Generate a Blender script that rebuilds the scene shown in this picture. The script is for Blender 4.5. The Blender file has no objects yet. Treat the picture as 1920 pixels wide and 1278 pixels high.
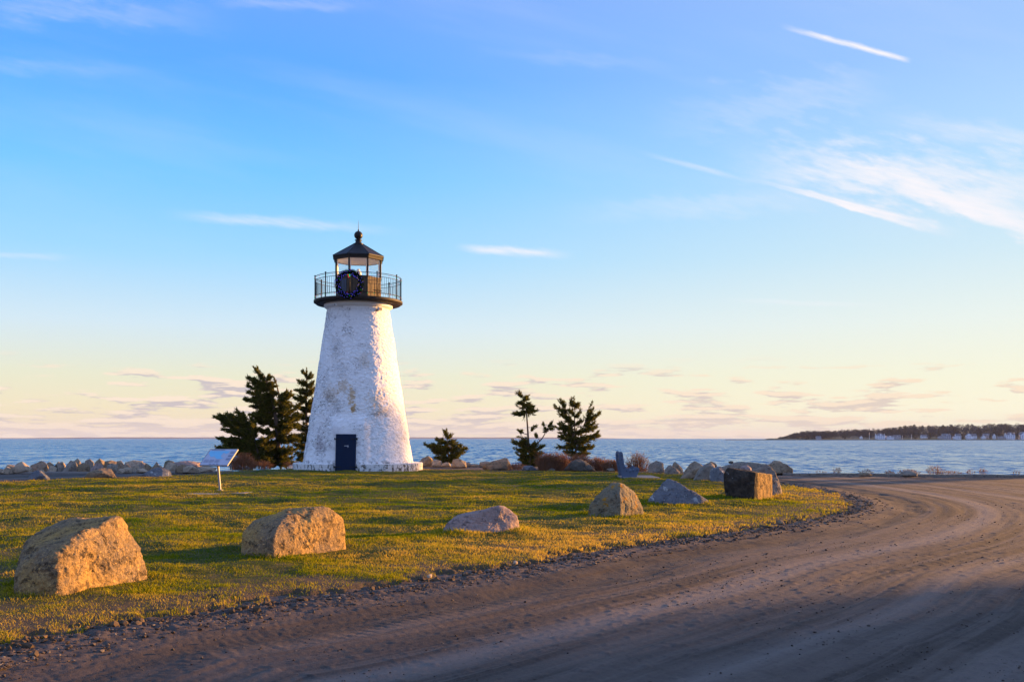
import bpy, bmesh, math, random
import numpy as np
from mathutils import Vector, Matrix

sc = bpy.context.scene
COL = sc.collection
R = math.radians
PI = math.pi

# ------------------------------------------------------------------ camera, sky, sun
FPX, CX, HY, EYE = 1867.0, 960.0, 821.5, 1.65      # lens in photo pixels, image centre, horizon row, eye height
cam_d = bpy.data.cameras.new('camera'); cam = bpy.data.objects.new('camera', cam_d); COL.objects.link(cam)
cam.location = (0, 0, EYE); cam.rotation_euler = (R(90), 0, 0)
cam_d.sensor_width = 36; cam_d.lens = 36*FPX/1920; cam_d.shift_y = (HY-639)/1920
cam_d.clip_start = 0.1; cam_d.clip_end = 40000
sc.camera = cam
sc.view_settings.view_transform = 'Standard'; sc.view_settings.look = 'None'
sc.view_settings.exposure = 1.8; sc.view_settings.gamma = 1.0
sc.render.engine = 'CYCLES'
sc.cycles.use_denoising = True
sc.cycles.max_bounces = 6; sc.cycles.transparent_max_bounces = 8

SUN_EL, SUN_AZ = R(7.0), R(29)                      # azimuth measured from +X towards +Y
SUN = Vector((math.cos(SUN_EL)*math.cos(SUN_AZ), math.cos(SUN_EL)*math.sin(SUN_AZ), math.sin(SUN_EL)))
sun_d = bpy.data.lights.new('sun', 'SUN'); sun_o = bpy.data.objects.new('sun', sun_d); COL.objects.link(sun_o)
sun_d.energy = 5.0; sun_d.angle = R(0.8); sun_d.color = (1.0, 0.50, 0.15)
sun_o.rotation_euler = SUN.to_track_quat('Z', 'Y').to_euler(); sun_o.location = SUN*200


class NT:
    """small helper to write node graphs"""
    def __init__(s, tree): s.t = tree; s.t.nodes.clear()
    def n(s, typ, ins=None, **props):
        nd = s.t.nodes.new(typ)
        for k, v in props.items(): setattr(nd, k, v)
        for k, v in (ins or {}).items(): s.set(nd, k, v)
        return nd
    def set(s, nd, k, v):
        sock = nd.inputs[k]
        if isinstance(v, bpy.types.NodeSocket): s.t.links.new(v, sock)
        elif isinstance(v, bpy.types.Node): s.t.links.new(v.outputs[0], sock)
        else: sock.default_value = v
    def m(s, op, a, b=0.0, c=0.0, clamp=False):
        nd = s.n('ShaderNodeMath', operation=op, use_clamp=clamp)
        for i, v in enumerate((a, b, c)):
            if i < len(nd.inputs): s.set(nd, i, v)
        return nd.outputs[0]
    def mix(s, f, a, b, typ='MIX'):
        nd = s.n('ShaderNodeMix', data_type='RGBA', blend_type=typ)
        for k, v in ((0, f), (6, a), (7, b)):
            if k and isinstance(v, tuple) and len(v) == 3: v = v+(1.0,)
            s.set(nd, k, v)
        return nd.outputs[2]
    def ramp(s, f, stops, interp='LINEAR'):
        nd = s.n('ShaderNodeValToRGB'); nd.color_ramp.interpolation = interp
        el = nd.color_ramp.elements
        while len(el) < len(stops): el.new(0.5)
        for e, (p, c) in zip(el, stops):
            e.position = p
            e.color = (c, c, c, 1) if isinstance(c, (int, float)) else tuple(c)+(1,)
        s.set(nd, 0, f); return nd.outputs[0]
    def smooth(s, v, a, b):
        nd = s.n('ShaderNodeMapRange', interpolation_type='SMOOTHSTEP')
        s.set(nd, 0, v); s.set(nd, 1, a); s.set(nd, 2, b); s.set(nd, 3, 0.0); s.set(nd, 4, 1.0)
        return nd.outputs[0]
    def noise(s, vec, scale, detail=4.0, rough=0.55, dist=0.0, out=0):
        nd = s.n('ShaderNodeTexNoise', {'Vector': vec, 'Scale': scale, 'Detail': detail, 'Roughness': rough, 'Distortion': dist})
        return nd.outputs[out]
    def comb(s, x, y, z):
        nd = s.n('ShaderNodeCombineXYZ')
        for i, v in enumerate((x, y, z)): s.set(nd, i, v)
        return nd.outputs[0]
    def sep(s, v):
        nd = s.n('ShaderNodeSeparateXYZ'); s.set(nd, 0, v); return nd.outputs


def build_world():
    w = bpy.data.worlds.new('World'); sc.world = w; w.use_nodes = True
    N = NT(w.node_tree)
    gen = N.n('ShaderNodeTexCoord').outputs['Generated']
    x, y, z = N.sep(gen)
    hor = N.m('SQRT', N.m('ADD', N.m('MULTIPLY', x, x), N.m('MULTIPLY', y, y)))
    t = N.m('MAXIMUM', N.m('DIVIDE', z, N.m('MAXIMUM', hor, 0.001)), 0.0)
    az = N.m('ARCTAN2', x, y)                                  # 0 = north (+Y), + to the east
    # physical sky
    up = N.comb(x, y, N.m('MAXIMUM', z, 0.003))
    sky = N.n('ShaderNodeTexSky', sky_type='NISHITA', sun_disc=False, sun_elevation=SUN_EL,
              sun_rotation=PI/2-SUN_AZ, altitude=0.0, air_density=1.0, dust_density=1.2, ozone_density=2.2)
    N.set(sky, 'Vector', up)
    # late-afternoon colour of the clear sky by height
    tt = N.m('DIVIDE', t, 2.0)
    col = N.ramp(tt, [(0.0, (.92, .75, .56)), (.014, (.96, .84, .58)), (.030, (.87, .87, .66)), (.055, (.69, .86, .97)),
                      (.088, (.38, .74, 1.07)), (.128, (.205, .62, 1.12)), (.18, (.115, .44, 1.10)), (.23, (.175, .41, 1.04)),
                      (.42, (.14, .33, .85)), (1.0, (.20, .36, .82))])
    # warmer and paler towards the sun
    d = N.n('ShaderNodeVectorMath', operation='DOT_PRODUCT'); N.set(d, 0, gen); N.set(d, 1, tuple(SUN))
    toward = N.smooth(d.outputs['Value'], 0.25, 1.05)
    low = N.m('POWER', 2.718, N.m('MULTIPLY', t, -5.5))
    col = N.mix(N.m('MULTIPLY', toward, N.m('MULTIPLY', low, 0.95)), col, (1.18, 1.06, .66))
    col = N.mix(N.m('MULTIPLY', toward, 0.35), col, (.74, .90, 1.0))
    # unseen sky overhead and behind the viewer: blue fill added for the tower's shade
    back = N.m('MULTIPLY', N.smooth(y, 0.42, -0.25), 1.0)
    col = N.mix(N.m('MULTIPLY', back, .9), col, (.44, .64, 1.22))
    nish = N.mix(1.0, sky.outputs[0], (.10, .10, .10), 'MULTIPLY')
    col = N.mix(0.06, col, nish)
    # --- clouds
    gx = N.m('DIVIDE', x, N.m('MAXIMUM', y, 0.05)); gz = N.m('DIVIDE', z, N.m('MAXIMUM', y, 0.05))
    front = N.smooth(y, 0.05, 0.35)
    # low cumulus bank near the sea horizon
    nv = N.comb(N.m('MULTIPLY', az, 12.0), N.m('MULTIPLY', t, 92.0), 1.7)
    n1 = N.noise(nv, 1.55, 5.0, 0.55)
    nv2 = N.comb(N.m('MULTIPLY', az, 3.0), N.m('MULTIPLY', t, 16.0), 4.4)
    n2 = N.noise(nv2, 1.2, 2.0)
    hgt = N.ramp(N.m('DIVIDE', t, 0.1), [(0.0, 1.25), (.14, 1.3), (.36, .72), (.62, .36), (.85, 0.05), (1.0, 0.0)])
    leftm = N.ramp(N.m('ADD', N.m('MULTIPLY', az, 0.8), 0.5), [(0.0, 1.0), (.55, .93), (.72, .72), (.9, .55), (1.0, .6)])
    val = N.m('ADD', n1, N.m('ADD', N.m('MULTIPLY', N.m('MULTIPLY', hgt, leftm), 0.20), N.m('MULTIPLY', N.m('SUBTRACT', n2, .5), .30)))
    mask = N.smooth(val, 0.615, 0.685)
    mask = N.m('MULTIPLY', mask, N.smooth(t, 0.085, 0.055))
    nv3 = N.comb(N.m('MULTIPLY', az, 12.0), N.m('ADD', N.m('MULTIPLY', t, 92.0), .35), 1.7)
    lit = N.smooth(N.m('SUBTRACT', n1, N.noise(nv3, 1.55, 5.0, 0.55)), -0.03, 0.07)
    ccol = N.mix(lit, (.56, .50, .55), (1.0, .82, .66))
    ccol = N.mix(N.m('MULTIPLY', toward, 0.6), ccol, (.95, .74, .50))
    col = N.mix(N.m('MULTIPLY', mask, .85), col, ccol)
    # dusky veil right on the horizon
    veil = N.m('MULTIPLY', N.smooth(t, 0.028, 0.004), N.m('SUBTRACT', 0.55, N.m('MULTIPLY', toward, .25)))
    col = N.mix(veil, col, (.92, .76, .58))

    along = N.m('SUBTRACT', N.m('MULTIPLY', gx, .97), N.m('MULTIPLY', gz, .24)); across = N.m('ADD', N.m('MULTIPLY', gx, .24), N.m('MULTIPLY', gz, .97))
    nz = N.noise(N.comb(N.m('MULTIPLY', along, 22.0), N.m('MULTIPLY', across, 70.0), .4), 1.0, 4.0, .6)
    nb = N.noise(N.comb(N.m('MULTIPLY', along, 34.0), N.m('MULTIPLY', across, 260.0), 3.0), 1.0, 4.0, .65)

    def streak(x0, y0, x1, y1, wid, amt, taper0=.25, taper1=.25, rough=0.35, seed=0.0, sharp=False, wid0=None):
        """a cloud filament along a great-circle line; end points as directions u = x/y, v = z/y"""
        u0, v0, u1, v1 = (x0-CX)/FPX, (HY-y0)/FPX, (x1-CX)/FPX, (HY-y1)/FPX
        L = math.hypot(u1-u0, v1-v0); cu, cv = (u1-u0)/L, (v1-v0)/L
        du = N.m('SUBTRACT', gx, u0); dv = N.m('SUBTRACT', gz, v0)
        s = N.m('DIVIDE', N.m('ADD', N.m('MULTIPLY', du, cu), N.m('MULTIPLY', dv, cv)), L)
        q = N.m('ADD', N.m('MULTIPLY', du, -cv), N.m('MULTIPLY', dv, cu))
        q2 = N.m('ADD', q, N.m('MULTIPLY', N.m('SUBTRACT', nz, .5), wid/FPX*rough*4))
        w_ = wid/FPX if wid0 is None else N.m('ADD', wid0/FPX, N.m('MULTIPLY', N.m('MAXIMUM', s, 0.0), (wid-wid0)/FPX))
        prof = N.smooth(N.m('DIVIDE', N.m('ABSOLUTE', q2), w_), 1.0, 0.0 if not sharp else .4)
        prof = N.m('MULTIPLY', prof, N.m('ADD', .15, N.m('MULTIPLY', nb, 1.7)))
        ends = N.m('MULTIPLY', N.smooth(s, 0.0, taper0), N.smooth(s, 1.0, 1.0-taper1))
        return N.m('MULTIPLY', N.m('MULTIPLY', prof, ends), N.m('MULTIPLY', front, amt), clamp=True)
    white = (.96, .93, .97)
    for a in [(1455, 46, 1712, 116, 8, .85, .35, .1, .35, 1.0),
              (1395, 332, 1820, 446, 17, .92, .45, .5, .25, 2.0, True, 4),
              (1180, 280, 1420, 345, 8, .30, .5, .4, .3, 3.0),
              (1490, 262, 1990, 452, 30, .52, .35, .15, .6, 4.0), (1360, 300, 2000, 352, 80, .36, .5, .1, .8, 18.0), (1650, 325, 2010, 470, 18, .5, .3, .1, .4, 19.0),
              (1320, 285, 1960, 398, 58, .55, .5, .15, .7, 5.0),
              (1590, 330, 2000, 440, 26, .38, .5, .1, .5, 6.0),
              (1600, 215, 2050, 275, 30, .30, .5, .1, .5, 7.0),
              (845, 462, 1085, 480, 12, .62, .3, .4, .35, 8.0),
              (290, 400, 790, 436, 15, .36, .35, .5, .3, 9.0),
              (-60, 10, 480, 42, 42, .15, .2, .5, .6, 10.0),
              (380, 2, 720, 16, 16, .16, .3, .4, .5, 11.0),
              (-80, 118, 330, 140, 22, .10, .2, .5, .5, 12.0),
              (850, 95, 1330, 130, 18, .08, .4, .5, .6, 13.0),
              (1000, 400, 1650, 372, 34, .20, .5, .5, .6, 14.0),
              (1180, 250, 1700, 150, 60, .16, .5, .3, .8, 15.0),
              (1330, 560, 1700, 575, 8, .22, .4, .5, .4, 16.0),
              (-40, 478, 160, 484, 9, .2, .2, .5, .4, 17.0)]:
        col = N.mix(streak(*a), col, white)
    # faint overall cirrus texture
    cir = N.noise(N.comb(N.m('MULTIPLY', N.m('ADD', gx, N.m('MULTIPLY', gz, 0.6)), 2.0), N.m('MULTIPLY', N.m('SUBTRACT', gz, N.m('MULTIPLY', gx, -0.22)), 11.0), 2.0), 1.3, 5.0, .55)
    cm = N.m('MULTIPLY', N.smooth(cir, .48, .78), N.m('MULTIPLY', front, N.m('MULTIPLY', N.smooth(t, .1, .3), .12)))
    col = N.mix(cm, col, (.80, .84, .98))
    w.cycles.sampling_method = 'MANUAL'; w.cycles.sample_map_resolution = 512
    bg = N.n('ShaderNodeBackground', {'Color': col, 'Strength': .292})
    N.t.links.new(bg.outputs[0], N.n('ShaderNodeOutputWorld').inputs[0])
build_world()

# ------------------------------------------------------------------ numeric helpers
rng = np.random.default_rng(7)
_perm = np.random.default_rng(3).permutation(256).astype(np.int64)
_perm = np.concatenate([_perm, _perm, _perm])
_grad = np.random.default_rng(5).normal(size=(256, 3)); _grad /= np.linalg.norm(_grad, axis=1)[:, None]


def pnoise(P):
    P = np.asarray(P, float); I = np.floor(P).astype(np.int64); F = P-I; I &= 255
    U = F*F*F*(F*(F*6-15)+10)
    out = 0
    for dx in (0, 1):
        wx = U[:, 0] if dx else 1-U[:, 0]
        for dy in (0, 1):
            wy = U[:, 1] if dy else 1-U[:, 1]
            for dz in (0, 1):
                wz = U[:, 2] if dz else 1-U[:, 2]
                h = _perm[_perm[_perm[(I[:, 0]+dx) & 255]+((I[:, 1]+dy) & 255)]+((I[:, 2]+dz) & 255)]
                g = _grad[h]
                out = out+wx*wy*wz*(g[:, 0]*(F[:, 0]-dx)+g[:, 1]*(F[:, 1]-dy)+g[:, 2]*(F[:, 2]-dz))
    return out*1.6


def fbm(P, octv=4, gain=.5):
    P = np.asarray(P, float); a = 1.0; s = 0
    for k in range(octv):
        s = s+a*pnoise(P*2.03**k+17.3*k); a *= gain
    return s


def fbm2(x, y, scale, octv=4, gain=.5, seed=0.0):
    return fbm(np.stack([x*scale, y*scale, np.full_like(x, seed+.37)], 1), octv, gain)


def sstep(v, a, b):
    u = np.clip((v-a)/(b-a), 0, 1); return u*u*(3-2*u)


def at(px, py, Y):
    return Vector(((px-CX)/FPX*Y, Y, EYE+(HY-py)/FPX*Y))


def dist_at(py, z=0.0):
    return FPX*(EYE-z)/(py-HY)


def gp(px, py):
    Y = dist_at(py); return ((px-CX)/FPX*Y, Y)


def poly_sd(X, Y, poly):
    """signed distance (+ inside) and arc length of the nearest boundary point"""
    best = np.full(X.shape, 1e9); arc = np.zeros(X.shape); inside = np.zeros(X.shape, bool); s0 = 0.0
    n = len(poly)
    for i in range(n):
        ax, ay = poly[i]; bx, by = poly[(i+1) % n]
        ex, ey = bx-ax, by-ay; L = math.hypot(ex, ey)+1e-12
        tt = np.clip(((X-ax)*ex+(Y-ay)*ey)/(L*L), 0, 1)
        dd = np.hypot(X-ax-tt*ex, Y-ay-tt*ey)
        mk = dd < best
        best = np.where(mk, dd, best); arc = np.where(mk, s0+tt*L, arc); s0 += L
        if abs(by-ay) > 1e-12:
            cr = ((ay > Y) != (by > Y)) & (X < (bx-ax)*(Y-ay)/(by-ay)+ax)
            inside ^= cr
    return np.where(inside, best, -best), arc


def catmull(pts, k=6):
    P = [np.array(p, float) for p in pts]; out = []
    for i in range(len(P)-1):
        p0, p1, p2, p3 = P[max(i-1, 0)], P[i], P[i+1], P[min(i+2, len(P)-1)]
        for j in range(k):
            u = j/k
            out.append(.5*((2*p1)+(-p0+p2)*u+(2*p0-5*p1+4*p2-p3)*u*u+(-p0+3*p1-3*p2+p3)*u**3))
    out.append(P[-1]); return [tuple(o) for o in out]


# ------------------------------------------------------------------ object helpers
def tag(o, label=None, cat=None, group=None, kind=None):
    if label: o['label'] = label
    if cat: o['category'] = cat
    if group: o['group'] = group
    if kind: o['kind'] = kind
    return o


def empty(name, loc, rz=0.0):
    o = bpy.data.objects.new(name, None); o.empty_display_size = .3
    o.location = loc; o.rotation_euler = (0, 0, rz); COL.objects.link(o); return o


def mesh_np(name, V, F, mat, parent=None, smooth=False, loc=None):
    """V (n,3); F int array (m,3|4) or list of index lists"""
    me = bpy.data.meshes.new(name)
    V = np.asarray(V, np.float32)
    if isinstance(F, np.ndarray):
        k = F.shape[1]; m = F.shape[0]
        me.vertices.add(len(V)); me.vertices.foreach_set('co', V.ravel())
        me.loops.add(m*k); me.loops.foreach_set('vertex_index', F.astype(np.int32).ravel())
        me.polygons.add(m); me.polygons.foreach_set('loop_start', np.arange(0, m*k, k, dtype=np.int32))
        me.polygons.foreach_set('loop_total', np.full(m, k, np.int32))
        me.update(calc_edges=True); me.validate()
    else:
        me.from_pydata([tuple(map(float, v)) for v in V], [], F); me.update()
    me.polygons.foreach_set('use_smooth', np.full(len(me.polygons), smooth))
    if mat: me.materials.append(mat)
    o = bpy.data.objects.new(name, me); COL.objects.link(o)
    if parent: o.parent = parent
    if loc is not None: o.location = loc
    return o


def set_attr(o, name, typ, data, domain='POINT'):
    a = o.data.attributes.new(name, typ, domain)
    a.data.foreach_set('vector' if typ == 'FLOAT_VECTOR' else ('color' if 'COLOR' in typ else 'value'), np.asarray(data, np.float32).ravel())


class MB:
    """collects simple shapes into one mesh"""
    def __init__(s): s.v = []; s.f = []
    def add(s, V, F):
        b = len(s.v); s.v += [tuple(p) for p in V]; s.f += [[i+b for i in f] for f in F]; return s
    def box(s, c, size, rot=None, bev=0.0):
        hx, hy, hz = size[0]/2, size[1]/2, size[2]/2
        bm = bmesh.new(); bmesh.ops.create_cube(bm, size=1.0)
        for v in bm.verts: v.co = Vector((v.co.x*2*hx, v.co.y*2*hy, v.co.z*2*hz))
        if bev: bmesh.ops.bevel(bm, geom=bm.edges[:], offset=bev, segments=2, affect='EDGES', profile=.5)
        M = rot if rot else Matrix.Identity(3)
        bm.verts.index_update()
        s.add([M @ v.co+Vector(c) for v in bm.verts], [[v.index for v in f.verts] for f in bm.faces]); bm.free(); return s
    def tube(s, pts, rad, n=8, cap=True, closed=False):
        P = [Vector(p) for p in pts]; m = len(P)
        rads = rad if isinstance(rad, (list, tuple)) else [rad]*m
        V = []; prev = None
        for i in range(m):
            a = P[(i-1) % m] if (closed or i > 0) else P[i]; b = P[(i+1) % m] if (closed or i < m-1) else P[i]
            d = (b-a).normalized()
            if prev is None:
                u = d.cross(Vector((0, 0, 1)));
                if u.length < .05: u = d.cross(Vector((0, 1, 0)))
            else: u = prev-d*prev.dot(d)
            u.normalize(); prev = u; w = d.cross(u)
            for k in range(n):
                an = 2*PI*k/n; V.append(P[i]+(u*math.cos(an)+w*math.sin(an))*rads[i])
        F = []
        for i in range(m if closed else m-1):
            j = (i+1) % m
            for k in range(n): F.append([i*n+k, i*n+(k+1) % n, j*n+(k+1) % n, j*n+k])
        if cap and not closed: F += [list(range(n))[::-1], [(m-1)*n+k for k in range(n)]]
        return s.add(V, F)
    def lathe(s, prof, n=48, a0=0.0, a1=2*PI, phase=0.0, cap=False):
        full = abs(a1-a0-2*PI) < 1e-6; c = n if full else n+1
        V = [(r*math.sin(a0+phase+(a1-a0)*k/n), -r*math.cos(a0+phase+(a1-a0)*k/n), z) for r, z in prof for k in range(c)]
        F = []
        for i in range(len(prof)-1):
            for k in range(n):
                F.append([i*c+k, i*c+(k+1) % c, (i+1)*c+(k+1) % c, (i+1)*c+k])
        return s.add(V, F)
    def build(s, name, mat, parent=None, smooth=False, loc=None):
        o = mesh_np(name, np.array(s.v), s.f, mat, parent, smooth, loc)
        bm = bmesh.new(); bm.from_mesh(o.data); bmesh.ops.recalc_face_normals(bm, faces=bm.faces); bm.to_mesh(o.data); bm.free()
        return o


def autosmooth(o, deg=35):
    try:
        bm = bmesh.new(); bm.from_mesh(o.data)
        for f in bm.faces: f.smooth = True
        for e in bm.edges:
            if len(e.link_faces) == 2 and e.calc_face_angle(0) > R(deg): e.smooth = False
        bm.to_mesh(o.data); bm.free()
    except Exception: pass
    return o


# ------------------------------------------------------------------ materials
def new_mat(name):
    m = bpy.data.materials.new(name); m.use_nodes = True; return m, NT(m.node_tree)


def finish(N, shader, disp=None):
    out = N.n('ShaderNodeOutputMaterial'); N.t.links.new(shader.outputs[0], out.inputs[0])


def pbsdf(N, col, rough=.7, normal=None, spec=.3, metal=0.0, **kw):
    ins = {'Base Color': col if not isinstance(col, tuple) else col+(1.0,) if len(col) == 3 else col, 'Roughness': rough, 'Metallic': metal, 'Specular IOR Level': spec}
    if normal is not None: ins['Normal'] = normal
    ins.update(kw)
    return N.n('ShaderNodeBsdfPrincipled', ins)


def bump(N, h, strength=.5, dist=.02, normal=None):
    nd = N.n('ShaderNodeBump', {'Height': h, 'Strength': strength, 'Distance': dist})
    if normal is not None: N.set(nd, 'Normal', normal)
    return nd.outputs[0]


def paint_mat(name, col, rough=.5, var=.25, scale=12.0, metal=0.0, spec=.4, bumpd=.002):
    m, N = new_mat(name); o = N.n('ShaderNodeTexCoord').outputs['Object']
    n = N.noise(o, scale, 5.0, .6); n2 = N.noise(o, scale*6, 3.0)
    c = N.mix(n, tuple(v*(1-var) for v in col), tuple(min(1, v*(1+var)) for v in col))
    r = N.m('ADD', rough-.1, N.m('MULTIPLY', n2, .2))
    finish(N, pbsdf(N, c, r, bump(N, n2, .5, bumpd), spec, metal)); return m


def leaf_mat(name, c0, c1, c2, trans=.35):
    m, N = new_mat(name)
    a = N.n('ShaderNodeAttribute', attribute_name='tint').outputs['Fac']
    c = N.ramp(a, [(0.0, c0), (.5, c1), (1.0, c2)])
    d = N.n('ShaderNodeBsdfDiffuse', {'Color': c}); t = N.n('ShaderNodeBsdfTranslucent', {'Color': c})
    mx = N.n('ShaderNodeMixShader', {0: trans}); N.t.links.new(d.outputs[0], mx.inputs[1]); N.t.links.new(t.outputs[0], mx.inputs[2])
    finish(N, mx); return m


def rock_mat(name, c1, c2, c3, speck=.5, lichen=None, scale=1.0, bd=.02, stain=0.0):
    """weathered granite: two body tones in large patches, mineral specks, dark cracks, optional lichen colour"""
    m, N = new_mat(name); o = N.n('ShaderNodeTexCoord').outputs['Object']
    rnd = N.n('ShaderNodeObjectInfo').outputs['Random']
    v = N.n('ShaderNodeVectorMath', operation='ADD'); N.set(v, 0, o); N.set(v, 1, N.comb(N.m('MULTIPLY', rnd, 31.0), N.m('MULTIPLY', rnd, 17.0), 0.0))
    v = v.outputs[0]
    big = N.noise(v, 1.6*scale, 5.0, .6); mid = N.noise(v, 9*scale, 5.0, .65); fine = N.noise(v, 34*scale, 5.0, .78)
    vor = N.n('ShaderNodeTexVoronoi', {'Vector': v, 'Scale': 60*scale}).outputs['Distance']
    c = N.mix(N.smooth(big, .35, .65), c1, c2)
    c = N.mix(N.m('MULTIPLY', N.smooth(mid, .52, .62), .8), c, c3)
    sp = N.smooth(fine, .52, .72)
    c = N.mix(N.m('MULTIPLY', sp, speck), c, tuple(min(1, k*1.9) for k in c1))
    c = N.mix(N.m('MULTIPLY', N.smooth(fine, .45, .33), speck), c, tuple(k*.22 for k in c1))
    # cracks
    wv = N.n('ShaderNodeVectorMath', operation='ADD'); N.set(wv, 0, v); N.set(wv, 1, N.noise(v, 3*scale, 4.0, .6, 0, 1))
    cr = N.n('ShaderNodeTexVoronoi', {'Vector': wv.outputs[0], 'Scale': 1.7*scale}, feature='DISTANCE_TO_EDGE').outputs['Distance']
    crk = N.m('MULTIPLY', N.m('MULTIPLY', N.smooth(cr, .03, .0), N.smooth(mid, .5, .62)), .5)
    c = N.mix(N.m('MULTIPLY', crk, .8), c, tuple(k*.25 for k in c1))
    if lichen:
        l1 = N.smooth(N.noise(v, 4.5*scale, 6.0, .7), .57, .63)
        c = N.mix(N.m('MULTIPLY', l1, .85), c, lichen)
    h = N.m('ADD', N.m('MULTIPLY', mid, 1.0), N.m('ADD', N.m('MULTIPLY', fine, .35), N.m('MULTIPLY', crk, -.7)))
    finish(N, pbsdf(N, c, .9, bump(N, h, 1.0, bd*2.6), .1)); return m


MAT = {}
MAT['granite_tan'] = rock_mat('granite_tan', (.34, .215, .075), (.185, .14, .092), (.06, .047, .034), 1.0)
MAT['granite_warm'] = rock_mat('granite_warm', (.29, .22, .145), (.22, .175, .125), (.115, .09, .066), .6)
MAT['granite_brown_stone'] = rock_mat('granite_brown_stone', (.20, .145, .09), (.26, .19, .12), (.09, .068, .05), .6)
MAT['granite_pale'] = rock_mat('granite_pale', (.42, .32, .22), (.34, .27, .195), (.22, .18, .13), .35)
MAT['granite_grey'] = rock_mat('granite_grey', (.21, .18, .145), (.27, .225, .175), (.12, .10, .085), .5)
MAT['granite_dark'] = rock_mat('granite_dark', (.085, .075, .06), (.12, .105, .085), (.05, .045, .04), .5)
MAT['granite_blue'] = rock_mat('granite_blue', (.11, .115, .13), (.16, .165, .175), (.055, .058, .066), .6, (.42, .43, .42))
MAT['granite_pink'] = rock_mat('granite_pink', (.31, .23, .20), (.26, .20, .175), (.16, .125, .115), .6)
MAT['granite_brown'] = rock_mat('granite_brown', (.15, .10, .045), (.21, .14, .06), (.055, .042, .028), .75)
def shade_split_mat():
    """split block: black lichen and painted shade on the old left side, painted sunlit tan on the right"""
    m, N = new_mat('granite_shade_split'); o = N.n('ShaderNodeTexCoord').outputs['Object']; x, y, z = N.sep(o)
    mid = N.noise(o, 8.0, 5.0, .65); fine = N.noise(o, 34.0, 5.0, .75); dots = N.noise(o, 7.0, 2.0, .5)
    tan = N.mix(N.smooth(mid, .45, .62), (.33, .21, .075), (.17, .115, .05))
    darker = N.mix(N.smooth(mid, .4, .65), (.030, .024, .019), (.065, .05, .036)); darker = N.mix(N.smooth(dots, .70, .74), darker, (.25, .24, .22))
    c = N.mix(N.smooth(N.m('ADD', x, N.m('MULTIPLY', N.m('SUBTRACT', mid, .5), .25)), .12, .17), darker, tan)  # shade and sun tones painted into the colour, split at the ridge
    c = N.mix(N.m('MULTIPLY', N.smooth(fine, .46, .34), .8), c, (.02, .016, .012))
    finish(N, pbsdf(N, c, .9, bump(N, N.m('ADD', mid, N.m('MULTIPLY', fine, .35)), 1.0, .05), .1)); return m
MAT['granite_shade_split'] = shade_split_mat()
MAT['granite_lichen'] = rock_mat('granite_lichen', (.21, .17, .10), (.16, .14, .10), (.085, .078, .058), .5, (.40, .19, .02))
MAT['granite_moss'] = rock_mat('granite_moss', (.20, .17, .12), (.16, .14, .10), (.10, .09, .07), .4, (.05, .09, .015))


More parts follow.
